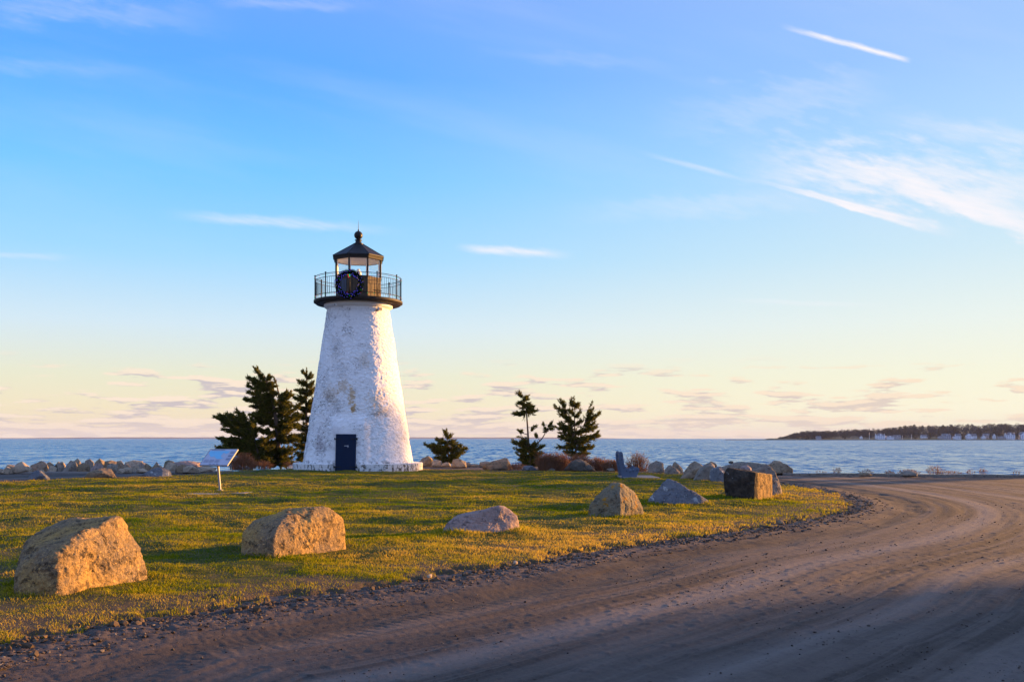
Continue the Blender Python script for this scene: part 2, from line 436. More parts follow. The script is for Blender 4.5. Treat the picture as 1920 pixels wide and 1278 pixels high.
def tower_mat():
    m, N = new_mat('whitewashed_stone'); o = N.n('ShaderNodeTexCoord').outputs['Object']
    x, y, z = N.sep(o)
    st = N.comb(x, y, N.m('MULTIPLY', z, 1.7))
    wob = N.n('ShaderNodeVectorMath', operation='ADD'); N.set(wob, 0, st); N.set(wob, 1, N.noise(o, 4.0, 4.0, .6, 0, 1))
    cell = N.n('ShaderNodeTexVoronoi', {'Vector': wob.outputs[0], 'Scale': 3.7}, feature='DISTANCE_TO_EDGE').outputs['Distance']
    big = N.noise(o, .9, 4.0); mid = N.noise(o, 5.0, 5.0, .65); fine = N.noise(o, 24.0, 4.0, .7)
    streak = N.noise(N.comb(N.m('MULTIPLY', x, 7.0), N.m('MULTIPLY', y, 7.0), N.m('MULTIPLY', z, 22.0)), 1.0, 4.0, .7)
    c = N.mix(big, (.90, .885, .85), (.83, .82, .80))
    c = N.mix(N.m('MULTIPLY', N.smooth(mid, .52, .75), .4), c, (.66, .63, .59))
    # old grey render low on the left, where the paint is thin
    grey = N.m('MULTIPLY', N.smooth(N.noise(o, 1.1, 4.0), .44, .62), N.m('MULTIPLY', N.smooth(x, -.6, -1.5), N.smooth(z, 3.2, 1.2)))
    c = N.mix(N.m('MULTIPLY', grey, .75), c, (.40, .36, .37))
    # joints and chipped paint, dark; mostly the middle band of the wall
    zone = N.m('ADD', .10, N.m('MULTIPLY', N.smooth(N.noise(o, .8, 4.0), .47, .60), 1.0))
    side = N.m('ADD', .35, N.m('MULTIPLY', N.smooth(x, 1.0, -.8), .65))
    chip = N.m('MULTIPLY', N.smooth(cell, .05, .0), N.smooth(mid, .44, .54))
    chip = N.m('MAXIMUM', chip, N.smooth(streak, .575, .635))
    chip = N.m('MULTIPLY', chip, N.m('MULTIPLY', zone, side))
    c = N.mix(N.m('MULTIPLY', chip, 1.0, 0.0, True), c, (.11, .085, .065))
    # rust weeps
    def blob(cx, cz, rx, rz):
        dx = N.m('DIVIDE', N.m('SUBTRACT', x, cx), rx); dz = N.m('DIVIDE', N.m('SUBTRACT', z, cz), rz)
        dd = N.m('SQRT', N.m('ADD', N.m('MULTIPLY', dx, dx), N.m('MULTIPLY', dz, dz)))
        return N.smooth(N.m('ADD', dd, N.m('ADD', N.m('MULTIPLY', N.m('SUBTRACT', mid, .5), 3.0), N.m('MULTIPLY', N.m('SUBTRACT', streak, .5), 3.2))), .95, .45)
    fr = N.smooth(y, -.2, -.8)
    for (cx, cz, rx, rz, am) in [(-.32, 3.75, .22, .65, .75), (-.25, 3.2, .18, .28, .85), (-1.35, 3.9, .5, .5, .4), (.85, 3.6, .5, .5, .4), (1.2, 3.0, .6, .35, .4), (-.75, 4.3, .4, .4, .5), (.3, 5.6, .3, .5, .3)]:
        c = N.mix(N.m('MULTIPLY', N.m('MULTIPLY', blob(cx, cz, rx, rz), fr), am), c, (.50, .30, .10))
    for (cx, cz, rx, rz, am) in [(-1.45, 3.75, .34, .38, .8), (-1.0, 3.3, .35, .45, .55), (-.15, 3.1, .16, .14, .7), (.9, 2.85, .3, .16, .8), (-1.1, 6.2, .4, .6, .6), (-.9, 5.1, .5, .6, .5)]:
        bl = N.m('MULTIPLY', blob(cx, cz, rx, rz), N.smooth(fine, .42, .6))
        c = N.mix(N.m('MULTIPLY', N.m('MULTIPLY', bl, fr), am), c, (.10, .08, .07))
    base = N.m('MULTIPLY', N.smooth(z, .62, .36), N.smooth(mid, .45, .62))
    c = N.mix(N.m('MULTIPLY', base, .8), c, (.16, .14, .12))
    h = N.m('ADD', N.m('MULTIPLY', mid, .8), N.m('ADD', N.m('MULTIPLY', fine, .4), N.m('SUBTRACT', N.m('MULTIPLY', N.smooth(cell, .0, .12), .5), N.m('MULTIPLY', chip, .5))))
    finish(N, pbsdf(N, c, .75, bump(N, h, .8, .024), .25)); return m


def plinth_mat():
    m, N = new_mat('peeling_plinth'); o = N.n('ShaderNodeTexCoord').outputs['Object']
    x, y, z = N.sep(o)
    v = N.comb(N.m('MULTIPLY', x, 8.0), N.m('MULTIPLY', y, 8.0), N.m('MULTIPLY', z, 5.0))
    n = N.noise(v, 1.0, 6.0, .75); b = N.noise(o, 1.0, 3.0)
    c = N.mix(N.smooth(N.m('ADD', n, N.m('MULTIPLY', N.m('SUBTRACT', b, .5), .3)), .50, .60), (.70, .68, .64), (.10, .09, .075))
    c = N.mix(N.smooth(z, .335, .36), c, (.66, .63, .58))
    finish(N, pbsdf(N, c, .85, bump(N, n, .6, .01), .2)); return m


def water_mat():
    m, N = new_mat('sea_water'); g = N.n('ShaderNodeNewGeometry').outputs['Position']
    x, y, z = N.sep(g)
    def n3(fx, fy, k, det=4.0, rough=.62):
        return N.n('ShaderNodeTexNoise', {'Vector': N.comb(N.m('MULTIPLY', x, fx), N.m('MULTIPLY', y, fy), k), 'Scale': 1.0, 'Detail': det, 'Roughness': rough}).outputs[1]
    ax, ay, az_ = N.sep(n3(1.1, .9, 0.0)); bx, by, bz = N.sep(n3(1.1, .20, 2.0)); cx, cy, cz = N.sep(n3(.28, .045, 5.0))
    cc = N.noise(N.comb(N.m('MULTIPLY', x, .006), N.m('MULTIPLY', y, .006), 3.0), 1.0, 4.0, .6)
    def half(v): return N.m('SUBTRACT', v, .5)
    sx = N.m('ADD', N.m('MULTIPLY', half(ax), .9), N.m('MULTIPLY', half(bx), .5))
    sy = N.m('ADD', N.m('MULTIPLY', half(ay), 1.1), N.m('ADD', N.m('MULTIPLY', half(by), .85), N.m('MULTIPLY', half(cy), .5)))
    nv = N.n('ShaderNodeVectorMath', operation='NORMALIZE'); N.set(nv, 0, N.comb(sx, N.m('SUBTRACT', sy, .11), 1.0))
    c = N.mix(N.smooth(cc, .35, .65), (.004, .085, .19), (.010, .115, .235))
    finish(N, pbsdf(N, c, .20, nv.outputs[0], .5, IOR=1.33)); return m


def lawn_mat():
    m, N = new_mat('turf'); g = N.n('ShaderNodeNewGeometry').outputs['Position']
    e = N.n('ShaderNodeAttribute', attribute_name='edge').outputs['Fac']      # metres in from the lawn's edge
    n1 = N.noise(g, .55, 4.0, .6); n2 = N.noise(g, 3.5, 5.0, .65); n3 = N.noise(g, 40.0, 3.0, .7)
    c = N.mix(N.smooth(n1, .38, .62), (.045, .055, .006), (.085, .075, .009))
    c = N.mix(N.m('MULTIPLY', N.smooth(n2, .5, .68), .7), c, (.17, .125, .045))
    c = N.mix(N.m('MULTIPLY', N.smooth(n3, .45, .65), .5), c, (.035, .045, .01))
    dry = N.m('MULTIPLY', N.smooth(N.m('ADD', e, N.m('MULTIPLY', n2, -2.0)), 1.2, -.5), .9)
    c = N.mix(dry, c, (.085, .06, .04))
    finish(N, pbsdf(N, c, .9, bump(N, N.m('ADD', n3, n2), .8, .03), .1)); return m


def road_mat():
    m, N = new_mat('packed_dirt'); g = N.n('ShaderNodeNewGeometry').outputs['Position']
    a = N.n('ShaderNodeAttribute', attribute_name='road').outputs['Vector']
    s, d, k = N.sep(a)                                       # along the road, away from the lawn, berm
    gx, gy, gz = N.sep(g)
    lane = N.noise(N.comb(N.m('MULTIPLY', s, .10), N.m('MULTIPLY', d, 1.5), 0.0), 1.0, 4.0, .6)
    lane2 = N.noise(N.comb(N.m('MULTIPLY', s, .35), N.m('MULTIPLY', d, 7.0), 5.0), 1.0, 5.0, .65)
    fine = N.noise(g, 28.0, 5.0, .75); mid = N.noise(g, 2.2, 5.0, .6); peb = N.noise(g, 90.0, 2.0, .6)
    c = N.mix(N.smooth(lane, .38, .60), (0.0360, 0.0252, 0.0198), (0.0901, 0.0679, 0.0559))
    c = N.mix(N.m('MULTIPLY', N.smooth(lane2, .46, .64), .6), c, (0.1187, 0.0931, 0.0774))
    c = N.mix(N.m('MULTIPLY', N.smooth(mid, .5, .72), .45), c, (0.0488, 0.0340, 0.0249))
    # pale compacted wheel tracks
    for (dc, w_, am) in [(3.15, .45, .85), (5.05, .35, .7), (6.6, .5, .55)]:
        wig = N.m('ADD', N.m('SUBTRACT', d, dc), N.m('MULTIPLY', N.m('SUBTRACT', lane, .5), .9))
        tr = N.smooth(N.m('ABSOLUTE', wig), w_, 0.0)
        c = N.mix(N.m('MULTIPLY', tr, am), c, (0.1590, 0.1310, 0.1135))
    # dark band by the berm
    dk = N.m('MULTIPLY', N.smooth(N.m('ABSOLUTE', N.m('SUBTRACT', d, 1.25)), .75, .1), N.smooth(lane2, .3, .6))
    c = N.mix(N.m('MULTIPLY', dk, .7), c, (0.0318, 0.0213, 0.0146))
    c = N.mix(N.m('MULTIPLY', N.smooth(peb, .52, .7), .35), c, (0.1378, 0.1067, 0.0843))
    c = N.mix(N.m('MULTIPLY', N.smooth(fine, .46, .32), .5), c, (0.0212, 0.0155, 0.0112))
    h = N.m('ADD', N.m('MULTIPLY', fine, .6), N.m('ADD', N.m('MULTIPLY', peb, .25), N.m('MULTIPLY', lane2, .5)))
    finish(N, pbsdf(N, c, .9, bump(N, h, .6, .012), .2)); return m


MAT['tower'] = tower_mat(); MAT['plinth'] = plinth_mat(); MAT['water'] = water_mat(); MAT['lawn'] = lawn_mat(); MAT['road'] = road_mat()
MAT['black_iron'] = paint_mat('black_iron', (.010, .009, .009), .5, .5, 6.0, 0.0, .2)
MAT['black_boards'] = paint_mat('black_boards', (.028, .02, .014), .65, .5, 8.0, 0.0, .2)
MAT['parapet'] = paint_mat('parapet_paint', (.085, .06, .036), .65, .5, 5.0, 0.0, .2)
MAT['roof_lead'] = paint_mat('roof_black', (.018, .015, .014), .5, .7, 5.0, 0.0, .2)
MAT['white_paint'] = paint_mat('white_paint', (.78, .77, .75), .5, .06, 5.0)
MAT['navy_door'] = paint_mat('navy_door', (.011, .021, .048), .75, .2, 4.0, 0.0, .06)
MAT['steel'] = paint_mat('steel', (.55, .55, .55), .35, .1, 10.0, .9)
MAT['bench'] = paint_mat('bench_plastic', (.085, .115, .175), .55, .12, 9.0)
MAT['bench_dark'] = paint_mat('bench_dark', (.045, .06, .09), .5, .2, 9.0)
MAT['concrete'] = paint_mat('concrete', (.22, .195, .17), .9, .2, 5.0, bumpd=.006)
MAT['post_grey'] = paint_mat('post_grey', (.25, .235, .22), .5, .1, 9.0)
MAT['bark'] = paint_mat('bark', (.11, .075, .05), .9, .45, 18.0, bumpd=.02)
MAT['twig'] = paint_mat('twig', (.17, .075, .035), .9, .4, 3.0)
MAT['twig_pale'] = paint_mat('twig_pale', (.34, .21, .11), .9, .4, 3.0)
MAT['cedar'] = leaf_mat('cedar', (.028, .038, .008), (.085, .088, .016), (.19, .155, .03), .4)
MAT['grass'] = leaf_mat('grass_blades', (.066, .130, .005), (.27, .25, .009), (.50, .34, .06), .42)
MAT['dry_leaf'] = leaf_mat('dry_leaf', (.13, .055, .025), (.22, .11, .055), (.36, .22, .13), .3)
MAT['garland'] = leaf_mat('garland', (.004, .012, .008), (.008, .022, .014), (.014, .035, .02), .1)
MAT['soil'] = paint_mat('soil', (.075, .055, .042), .95, .35, .6)


def glow(name, col, s):
    m, N = new_mat(name); finish(N, N.n('ShaderNodeEmission', {'Color': col+(1,), 'Strength': s})); return m
MAT['led_blue'] = glow('led_blue', (.10, .08, 1.0), .42); MAT['led_red'] = glow('led_red', (1.0, .05, .04), .25)
MAT['led_green'] = glow('led_green', (.05, .9, .25), .22); MAT['led_warm'] = glow('led_warm', (1.0, .6, .12), .25)


def glass_mat():
    m, N = new_mat('lantern_glass')
    t = N.n('ShaderNodeBsdfTransparent', {'Color': (.95, .97, .98, 1)}); g = N.n('ShaderNodeBsdfGlossy', {'Color': (1, 1, 1, 1), 'Roughness': .02})
    f = N.n('ShaderNodeFresnel', {'IOR': 1.35}); mx = N.n('ShaderNodeMixShader', {0: f.outputs[0]})
    N.t.links.new(t.outputs[0], mx.inputs[1]); N.t.links.new(g.outputs[0], mx.inputs[2]); finish(N, mx); return m
MAT['glass'] = glass_mat()

# ------------------------------------------------------------------ land, lawn, road, sea
near_px = [(-260, 1262), (0, 1199), (182, 1162), (365, 1141), (547, 1114), (700, 1092), (780, 1079), (958, 1053), (1136, 1021), (1314, 997),
           (1433, 981), (1522, 965), (1582, 950), (1597, 940), (1578, 927), (1522, 915), (1460, 905), (1400, 897), (1320, 889), (1230, 884.5), (1130, 882), (1000, 881), (900, 879.5), (800, 878.5),
           (700, 877), (560, 876.5), (490, 878), (430, 882.5), (370, 887.5), (300, 891), (160, 895), (0, 901), (-200, 908)]
lawn_poly = catmull([gp(*p) for p in near_px], 5)
land_poly = [(-300, 47.8), (-60, 48.5), (-27, 50.2), (-20, 50.6), (-13, 53), (-10, 62), (-8, 66), (-3, 64.5), (2, 64), (7, 62.5), (9, 56), (9.6, 51), (13, 47.5), (23, 45.0),
             (34, 47), (44, 62), (54, 84), (66, 112), (84, 150), (150, 170), (260, 120), (300, -120), (-300, -120)]


def ground_z(X, Y):
    sd, _ = poly_sd(X, Y, land_poly)
    und = fbm2(X, Y, .05, 3, .5, 2.0)*.035*sstep(np.hypot(X, Y), 4, 20)
    sh = sstep(sd, -2.2, .9)
    return (-2.4)*(1-sh)+(und-.07)*sh, sd


def polar(thetas, rs):
    T, RR = np.meshgrid(thetas, rs); X = (RR*np.sin(T)).ravel(); Y = (RR*np.cos(T)).ravel()
    nt, nr = len(thetas), len(rs)
    i = np.arange(nr-1)[:, None]*nt+np.arange(nt-1)[None, :]
    F = np.stack([i, i+1, i+1+nt, i+nt], -1).reshape(-1, 4)[:, ::-1]
    return X, Y, F


def compact(V, F, attrs):
    used = np.unique(F); mp = np.full(len(V), -1); mp[used] = np.arange(len(used))
    return V[used], mp[F], [a[used] for a in attrs]


# whole-land base sheet, reaching out under the sea
xs = np.concatenate([np.arange(-320, -80, 12), np.arange(-80, 90, 1.5), np.arange(90, 330, 12)]); ys = np.concatenate([np.arange(-140, 0, 10), np.arange(0, 120, 1.5), np.arange(120, 200, 8)])
GX, GY = np.meshgrid(xs, ys); X = GX.ravel(); Y = GY.ravel(); Z, sd = ground_z(X, Y)
i = np.arange(len(ys)-1)[:, None]*len(xs)+np.arange(len(xs)-1)[None, :]
Fg = np.stack([i, i+1, i+1+len(xs), i+len(xs)], -1).reshape(-1, 4)
ground = tag(mesh_np('ground', np.stack([X, Y, Z-.06], 1), Fg, MAT['soil'], smooth=True), kind='structure')

# dense dirt sheet: road, berm and yard
th = np.radians(np.linspace(-36, 52, 700)); rs = np.exp(np.linspace(math.log(4.2), math.log(72), 640))
X, Y, F = polar(th, rs); Z, sdl = ground_z(X, Y); ed, arc = poly_sd(X, Y, lawn_poly); d = -ed
wob = fbm2(X, Y, .9, 3, .5, 9.0)
berm = np.exp(-((d-.42+.2*wob)/.34)**2)
prints = np.maximum(0, fbm2(X*1.0, Y*1.0, 8.5, 3, .5, 4.0)-.25)
ruts = fbm(np.stack([arc*.18, d*4.2, np.full_like(d, 1.5)], 1), 4, .55)
lump = fbm2(X, Y, 9.0, 4, .6, 1.0)
nearlawn = np.exp(-np.maximum(d-.2, 0)/1.1)
Zr = Z+.012*ruts+.016*prints*sstep(d, 1.6, 3.0)+.040*berm*(1+.3*lump)+.010*fbm2(X, Y, 16, 3, .6, 1.)*nearlawn+.012*lump*np.exp(-np.maximum(d-.1, 0)/.35)+.003*fbm2(X, Y, 20, 3, .6)*sstep(d, .2, 1.2)+.004*fbm(np.stack([arc*.5, d*15, d*0+3.], 1), 3)-.03*np.exp(-((d-1.35+.25*wob)/.3)**2)
tread = np.sin(arc*52)*np.exp(-((d-1.75+.15*wob)/.13)**2); Zr += .0025*tread
keep = (ed < 1.2) & (sdl > -1.2); kf = keep[F].all(1)
V, F2, (rd,) = compact(np.stack([X, Y, Zr], 1), F[kf], [np.stack([arc, d, berm], 1)])
road = tag(mesh_np('road', V, F2, MAT['road'], smooth=True), kind='structure'); set_attr(road, 'road', 'FLOAT_VECTOR', rd)

# lawn sheet
th = np.radians(np.linspace(-36, 24, 520)); rs = np.exp(np.linspace(math.log(6.0), math.log(62), 460))
X, Y, F = polar(th, rs); ed, arc = poly_sd(X, Y, lawn_poly)


def lawn_z(X, Y, ed):
    g, _ = ground_z(X, Y)
    rag = fbm2(X, Y, 2.6, 4, .6, 3.0)*.30+fbm2(X, Y, .8, 2, .5, 13.)*.22+fbm2(X, Y, 9, 2, .5, 8.)*.06
    e2 = ed+rag
    mound = .12*np.exp(-(((X+8)/14)**2+((Y-50)/9)**2))
    return g-.06+.11*sstep(e2, -.12, .30)+.03*sstep(ed, .2, 3)+.03*fbm2(X, Y, .33, 3, .5, 5.0)*sstep(ed, .3, 2)+.010*fbm2(X, Y, 3.0, 3)+(.075*fbm2(X, Y*1.25, .42, 2, .5, 15.)+.030*fbm2(X, Y, 1.25, 2, .5, 16.))*sstep(ed, .3, 2.5), e2
Zl, e2 = lawn_z(X, Y, ed)
kf = (ed > -.55)[F].all(1)
V, F2, (ea,) = compact(np.stack([X, Y, Zl], 1), F[kf], [e2])
lawn = tag(mesh_np('lawn', V, F2, MAT['lawn'], smooth=True), kind='structure'); set_attr(lawn, 'edge', 'FLOAT', ea)

# sea
sea_z = -.85
tw = np.radians(np.linspace(-75, 75, 61)); rw = np.exp(np.linspace(math.log(20), math.log(9500), 60))
X, Y, F = polar(tw, rw)
tag(mesh_np('water', np.stack([X, Y, np.full_like(X, sea_z)], 1), F, MAT['water'], smooth=True), kind='structure')

# ------------------------------------------------------------------ grass, clods and gravel (uncountable)
STONE_FEET = [(-4.75, 11.25, .80), (-2.95, 14.45, .85), (-.55, 17.6, .78), (2.2, 21.3, .66), (4.15, 24.9, .72), (6.3, 27.2, .78), (7.25, 28.7, .5)]


def blades(n, th0, th1, r0, r1, seed):
    g = np.random.default_rng(seed)
    T = np.radians(g.uniform(th0, th1, n)); r = np.exp(g.uniform(math.log(r0), math.log(r1), n))
    X = r*np.sin(T); Y = r*np.cos(T)
    clump = fbm2(X, Y, 1.6, 3, .6, 21.)
    ed, _ = poly_sd(X, Y, lawn_poly); Z, e2 = lawn_z(X, Y, ed)
    pk = (e2 > -.05) & (g.random(n) < np.clip(.62+.5*clump, .12, 1))
    bare = sstep(fbm2(X, Y, .5, 3, .5, 33.)-.12-.25*np.exp(-np.maximum(ed-.9, 0)/1.2), -.25, -.5)
    pk &= g.random(n) > bare*.65
    X, Y, Z, r, ed, clump = [a[pk] for a in (X, Y, Z, r, ed, clump)]; m = len(X)
    far = np.clip(r/12, .8, 3.2)
    hgt = (.016+.020*g.random(m)**1.5)*(1+.45*clump)*np.clip(far, 1, 1.35)*(1+.5*np.exp(-np.maximum(ed, 0)/.4)); w = .0033*far*(1+.5*g.random(m))
    for bx, by, br in STONE_FEET:                      # unmown tufts round the feet of the boulders
        hgt = hgt*(1+1.1*np.exp(-((np.hypot(X-bx, Y-by)-br)/.13)**2)*(.4+.6*(clump > -.1)))
    a = g.uniform(0, 2*PI, m); lean = g.uniform(.1, .9, m)*hgt
    dx, dy = np.cos(a), np.sin(a); b = a+PI/2+g.normal(0, .5, m); lx, ly = np.cos(b)*lean, np.sin(b)*lean
    base = np.stack([X, Y, Z-.008], 1)
    V = np.empty((m, 4, 3)); side = np.stack([dx*w, dy*w, 0*w], 1)
    V[:, 0] = base-side; V[:, 1] = base+side
    V[:, 2] = base+side*.55+np.stack([lx*.4, ly*.4, hgt*.65], 1); V[:, 3] = base+np.stack([lx, ly, hgt], 1)
    F = (np.arange(m)[:, None]*4+np.array([0, 1, 2, 3])[None, :])
    patch = fbm2(X, Y, .45, 4, .55, 33.); patch2 = fbm2(X, Y, .11, 2, .5, 51.)
    dryb = .42*np.exp(-np.maximum(ed-.8, 0)/1.4)
    tint = np.clip(.33+.55*patch+.35*patch2+dryb+g.normal(0, .16, m), 0, 1)
    o = mesh_np('grass', V.reshape(-1, 3), F, MAT['grass']); set_attr(o, 'tint', 'FLOAT', np.repeat(tint, 4)); return o
tag(blades(950000, -30, 21, 8.0, 60, 11), 'short patchy winter grass on the lawn', 'grass', kind='stuff')

_ico = None
def ico(sub):
    bm = bmesh.new(); bmesh.ops.create_icosphere(bm, subdivisions=sub, radius=1.0); bm.verts.index_update()
    V = np.array([v.co for v in bm.verts]); F = np.array([[v.index for v in f.verts] for f in bm.faces]); bm.free(); return V, F


def pebbles(name, P, size, mat, seed, squash=.6):
    g = np.random.default_rng(seed); V0, F0 = ico(1); n = len(P)
    V = V0[None]*(1+g.normal(0, .2, (n, len(V0), 1)))
    V = V*np.stack([g.uniform(.7, 1.4, n), g.uniform(.7, 1.4, n), squash*g.uniform(.6, 1.3, n)], 1)[:, None]*size[:, None, None]
    a = g.uniform(0, 2*PI, n); c, s = np.cos(a)[:, None], np.sin(a)[:, None]
    V = np.stack([V[..., 0]*c-V[..., 1]*s, V[..., 0]*s+V[..., 1]*c, V[..., 2]], -1)+P[:, None]
    F = (F0[None]+np.arange(n)[:, None, None]*len(V0)).reshape(-1, 3)
    o = mesh_np(name, V.reshape(-1, 3), F, mat, smooth=False)
    set_attr(o, 'tint', 'FLOAT', np.repeat(g.random(n), len(V0))); return o


def pebble_mat(name, c0, c1, c2):
    m, N = new_mat(name); a = N.n('ShaderNodeAttribute', attribute_name='tint').outputs['Fac']
    finish(N, pbsdf(N, N.ramp(a, [(0, c0), (.6, c1), (1, c2)]), .9, None, .2)); return m
MAT['gravel'] = pebble_mat('gravel', (.04, .03, .024), (.075, .058, .046), (.17, .145, .12))
MAT['clod'] = pebble_mat('clod', (.05, .034, .022), (.085, .058, .034), (.14, .095, .05))


def road_height(X, Y):
    Z, _ = ground_z(X, Y); ed, arc = poly_sd(X, Y, lawn_poly); d = -ed
    wob = fbm2(X, Y, .9, 3, .5, 9.0); return Z+.045*np.exp(-((d-.42+.2*wob)/.34)**2), d


def scatter(n, th0, th1, r0, r1, seed, dens):
    g = np.random.default_rng(seed); T = np.radians(g.uniform(th0, th1, n)); r = np.exp(g.uniform(math.log(r0), math.log(r1), n))
    X = r*np.sin(T); Y = r*np.cos(T); Z, d = road_height(X, Y)
    k = g.random(n) < dens(X, Y, d); return X[k], Y[k], Z[k], d[k], r[k], g


X, Y, Z, d, r, g = scatter(150000, -31, 24, 7.5, 45, 61, lambda X, Y, d: np.exp(-((d-.40)/.36)**2)*.7*(.4+.6*(fbm2(X, Y, 1.8, 2) > -.1)))
tag(pebbles('gravel', np.stack([X, Y, Z], 1), (.006+.018*g.random(len(X))**3)*np.clip(r/11, .9, 2.0), MAT['gravel'], 62), 'loose gravel and pebbles along the lawn edge', 'gravel', kind='stuff')
X, Y, Z, d, r, g = scatter(34000, -31, 24, 7.5, 40, 63, lambda X, Y, d: np.exp(-((d-.12)/.20)**2)*.8*(fbm2(X, Y, 1.3, 2, .5, 7.) > -.15))
tag(pebbles('soil_clods', np.stack([X, Y, Z+.01], 1), (.012+.034*g.random(len(X))**2.2), MAT['clod'], 64, .75), 'crumbled soil clods where turf meets the road', 'soil', kind='stuff')
X, Y, Z, d, r, g = scatter(110000, -30, 34, 5.0, 30, 65, lambda X, Y, d: .14*sstep(d, .8, 2.2)*sstep(fbm2(X, Y, .6, 3, .5, 77.), -.5, .6)+.9*sstep(X*.83-Y*.55, -1.35, -.1)*sstep(fbm2(X, Y, .9, 3), -.4, .3)*(d > 1.5))
tag(pebbles('stone_chips', np.stack([X, Y, Z+.002], 1), (.003+.010*g.random(len(X))**4)*np.clip(r/8, 1, 2), MAT['gravel'], 66), 'small stone chips strewn over the dirt road', 'gravel', kind='stuff')

# ------------------------------------------------------------------ boulders
def hull_planes(P):
    bm = bmesh.new()
    for p in P: bm.verts.new(p)
    bmesh.ops.convex_hull(bm, input=bm.verts[:], use_existing_faces=False)
    bmesh.ops.recalc_face_normals(bm, faces=bm.faces)
    pl = [(np.array(f.normal), np.array(f.verts[0].co)) for f in bm.faces if f.calc_area() > 1e-7]
    bm.free(); return pl


_icos = {}
def rock_mesh(P, sub, soft, rough, freq, seed, center=None):
    """rounded polyhedron through the hull of P, roughened with noise; returns V, F about the centre of P"""
    P = np.array(P, float); c = P.mean(0) if center is None else np.array(center)
    lo, hi = P.min(0), P.max(0); c = (lo+hi)/2 if center is None else c
    S = (hi-lo)/2; Q = (P-c)/S
    if sub not in _icos: _icos[sub] = ico(sub)
    D, F = _icos[sub]
    pl = hull_planes(Q)
    acc = np.zeros(len(D))
    for n, p in pl:
        h = float(n @ p)
        if h < 1e-4: h = 1e-2
        acc += np.maximum(D @ n, 0)**soft/h**soft
    r = acc**(-1/soft)
    V = D*r[:, None]*S
    ms = float(S.mean())
    nz = fbm(V/ms*freq+seed*7.7, 6, .6); rid = 1-np.abs(fbm(V/ms*freq*.8+seed*3.1+40, 4, .55))*1.8
    nz = nz-.4*np.clip(fbm(V/ms*freq*6+seed, 3, .6)-.2, 0, 1)
    V = V+(D/np.linalg.norm(D*S, axis=1)[:, None]*ms)*(S*0+ms)[None]*0+D*ms*(rough*nz+rough*.55*np.clip(rid, -1, 1)-rough*.3)[:, None]
    return V, F, c


def boulder(label, mat, Y0, base, upper, sub=6, soft=26, rough=.035, freq=1.6, seed=1, group='large boulders set along the lawn edge', name='boulder'):
    """base: (px, depth) footprint; upper: (px, py, depth) points; depth in metres beyond Y0"""
    P = [at(px, HY, Y0+d)-Vector((0, 0, EYE+.14)) for px, d in base]+[at(px, py, Y0+d) for px, py, d in upper]
    V, F, c = rock_mesh([tuple(p) for p in P], sub, soft, rough, freq, seed)
    o = mesh_np(name, V, F, MAT[mat], smooth=True, loc=tuple(c))
    return tag(o, label, 'boulder', group)

# foreground row, left to right
boulder('huge tan boulder at the left, nearest to the road, with a glowing sunlit face', 'granite_tan', 10.62,
        [(28, -.2), (117, -.12), (282, 1.15), (262, 1.5), (60, 1.35), (30, .75)],
        [(24, 1066, .0), (28, 1042, .3), (112, 1040, -.12), (60, 1036, -.02), (129, 1010, .14), (56, 1004, .75), (94, 980, .95), (166, 984, .55), (223, 966, .85), (238, 974, .95), (248, 988, 1.0), (276, 1040, 1.1), (285, 1066, 1.15), (140, 968, 1.25), (215, 972, 1.45), (60, 1020, 1.3)],
        sub=7, soft=24, rough=.052, freq=1.6, seed=1)
boulder('broad tan boulder with flat sunlit right side, second from the left in the roadside row', 'granite_tan', 13.75,
        [(453, .1), (517, -.12), (651, .95), (640, 1.45), (470, 1.3), (450, .6)],
        [(450, 1003, .3), (456, 985, .45), (516, 992, -.02), (510, 1010, -.1), (540, 960, .35), (475, 976, .7), (545, 949, .85), (612, 948, .9), (650, 966, 1.0), (652, 990, 1.0), (600, 955, 1.3), (480, 972, 1.2)],
        sub=7, soft=26, rough=.044, freq=1.6, seed=2)
boulder('low pinkish grey boulder, third from the left in the roadside row', 'granite_pink', 17.1,
        [(817, 0), (880, -.1), (940, .15), (978, .6), (970, 1.1), (840, 1.0)],
        [(836, 979, .1), (855, 965, .3), (905, 955, .25), (935, 947, .4), (958, 954, .5), (975, 968, .55), (978, 980, .6), (880, 962, .8), (940, 950, .9)],
        sub=6, soft=30, rough=.045, freq=2.0, seed=3)
boulder('pyramid shaped boulder with orange lichen on its shaded side', 'granite_lichen', 20.9,
        [(1099, .15), (1163, -.15), (1209, .5), (1200, 1.0), (1115, 1.0)],
        [(1104, 945, .2), (1135, 911, .35), (1146, 903, .4), (1163, 905, .15), (1163, 930, -.1), (1190, 922, .45), (1205, 943, .5), (1170, 906, .7), (1209, 955, .5)],
        sub=6, soft=34, rough=.04, freq=1.9, seed=4)
boulder('pointed blue grey boulder sloping down to the right, beside the lichen boulder', 'granite_blue', 24.6,
        [(1211, .1), (1262, -.1), (1325, .15), (1337, .5), (1300, 1.0), (1230, .8)],
        [(1214, 936, .15), (1238, 920, .25), (1250, 896, .4), (1256, 897, .4), (1285, 911, .35), (1313, 929, .35), (1333, 940, .45), (1258, 899, .6)],
        sub=6, soft=40, rough=.035, freq=2.2, seed=5)
boulder('upright dark block boulder with one flat sunlit face', 'granite_shade_split', 26.6,
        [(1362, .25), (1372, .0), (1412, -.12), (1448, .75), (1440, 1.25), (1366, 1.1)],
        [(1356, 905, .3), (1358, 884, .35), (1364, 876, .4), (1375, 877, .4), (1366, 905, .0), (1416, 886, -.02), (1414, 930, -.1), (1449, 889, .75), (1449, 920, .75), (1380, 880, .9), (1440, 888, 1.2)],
        sub=6, soft=60, rough=.026, freq=2.0, seed=6)
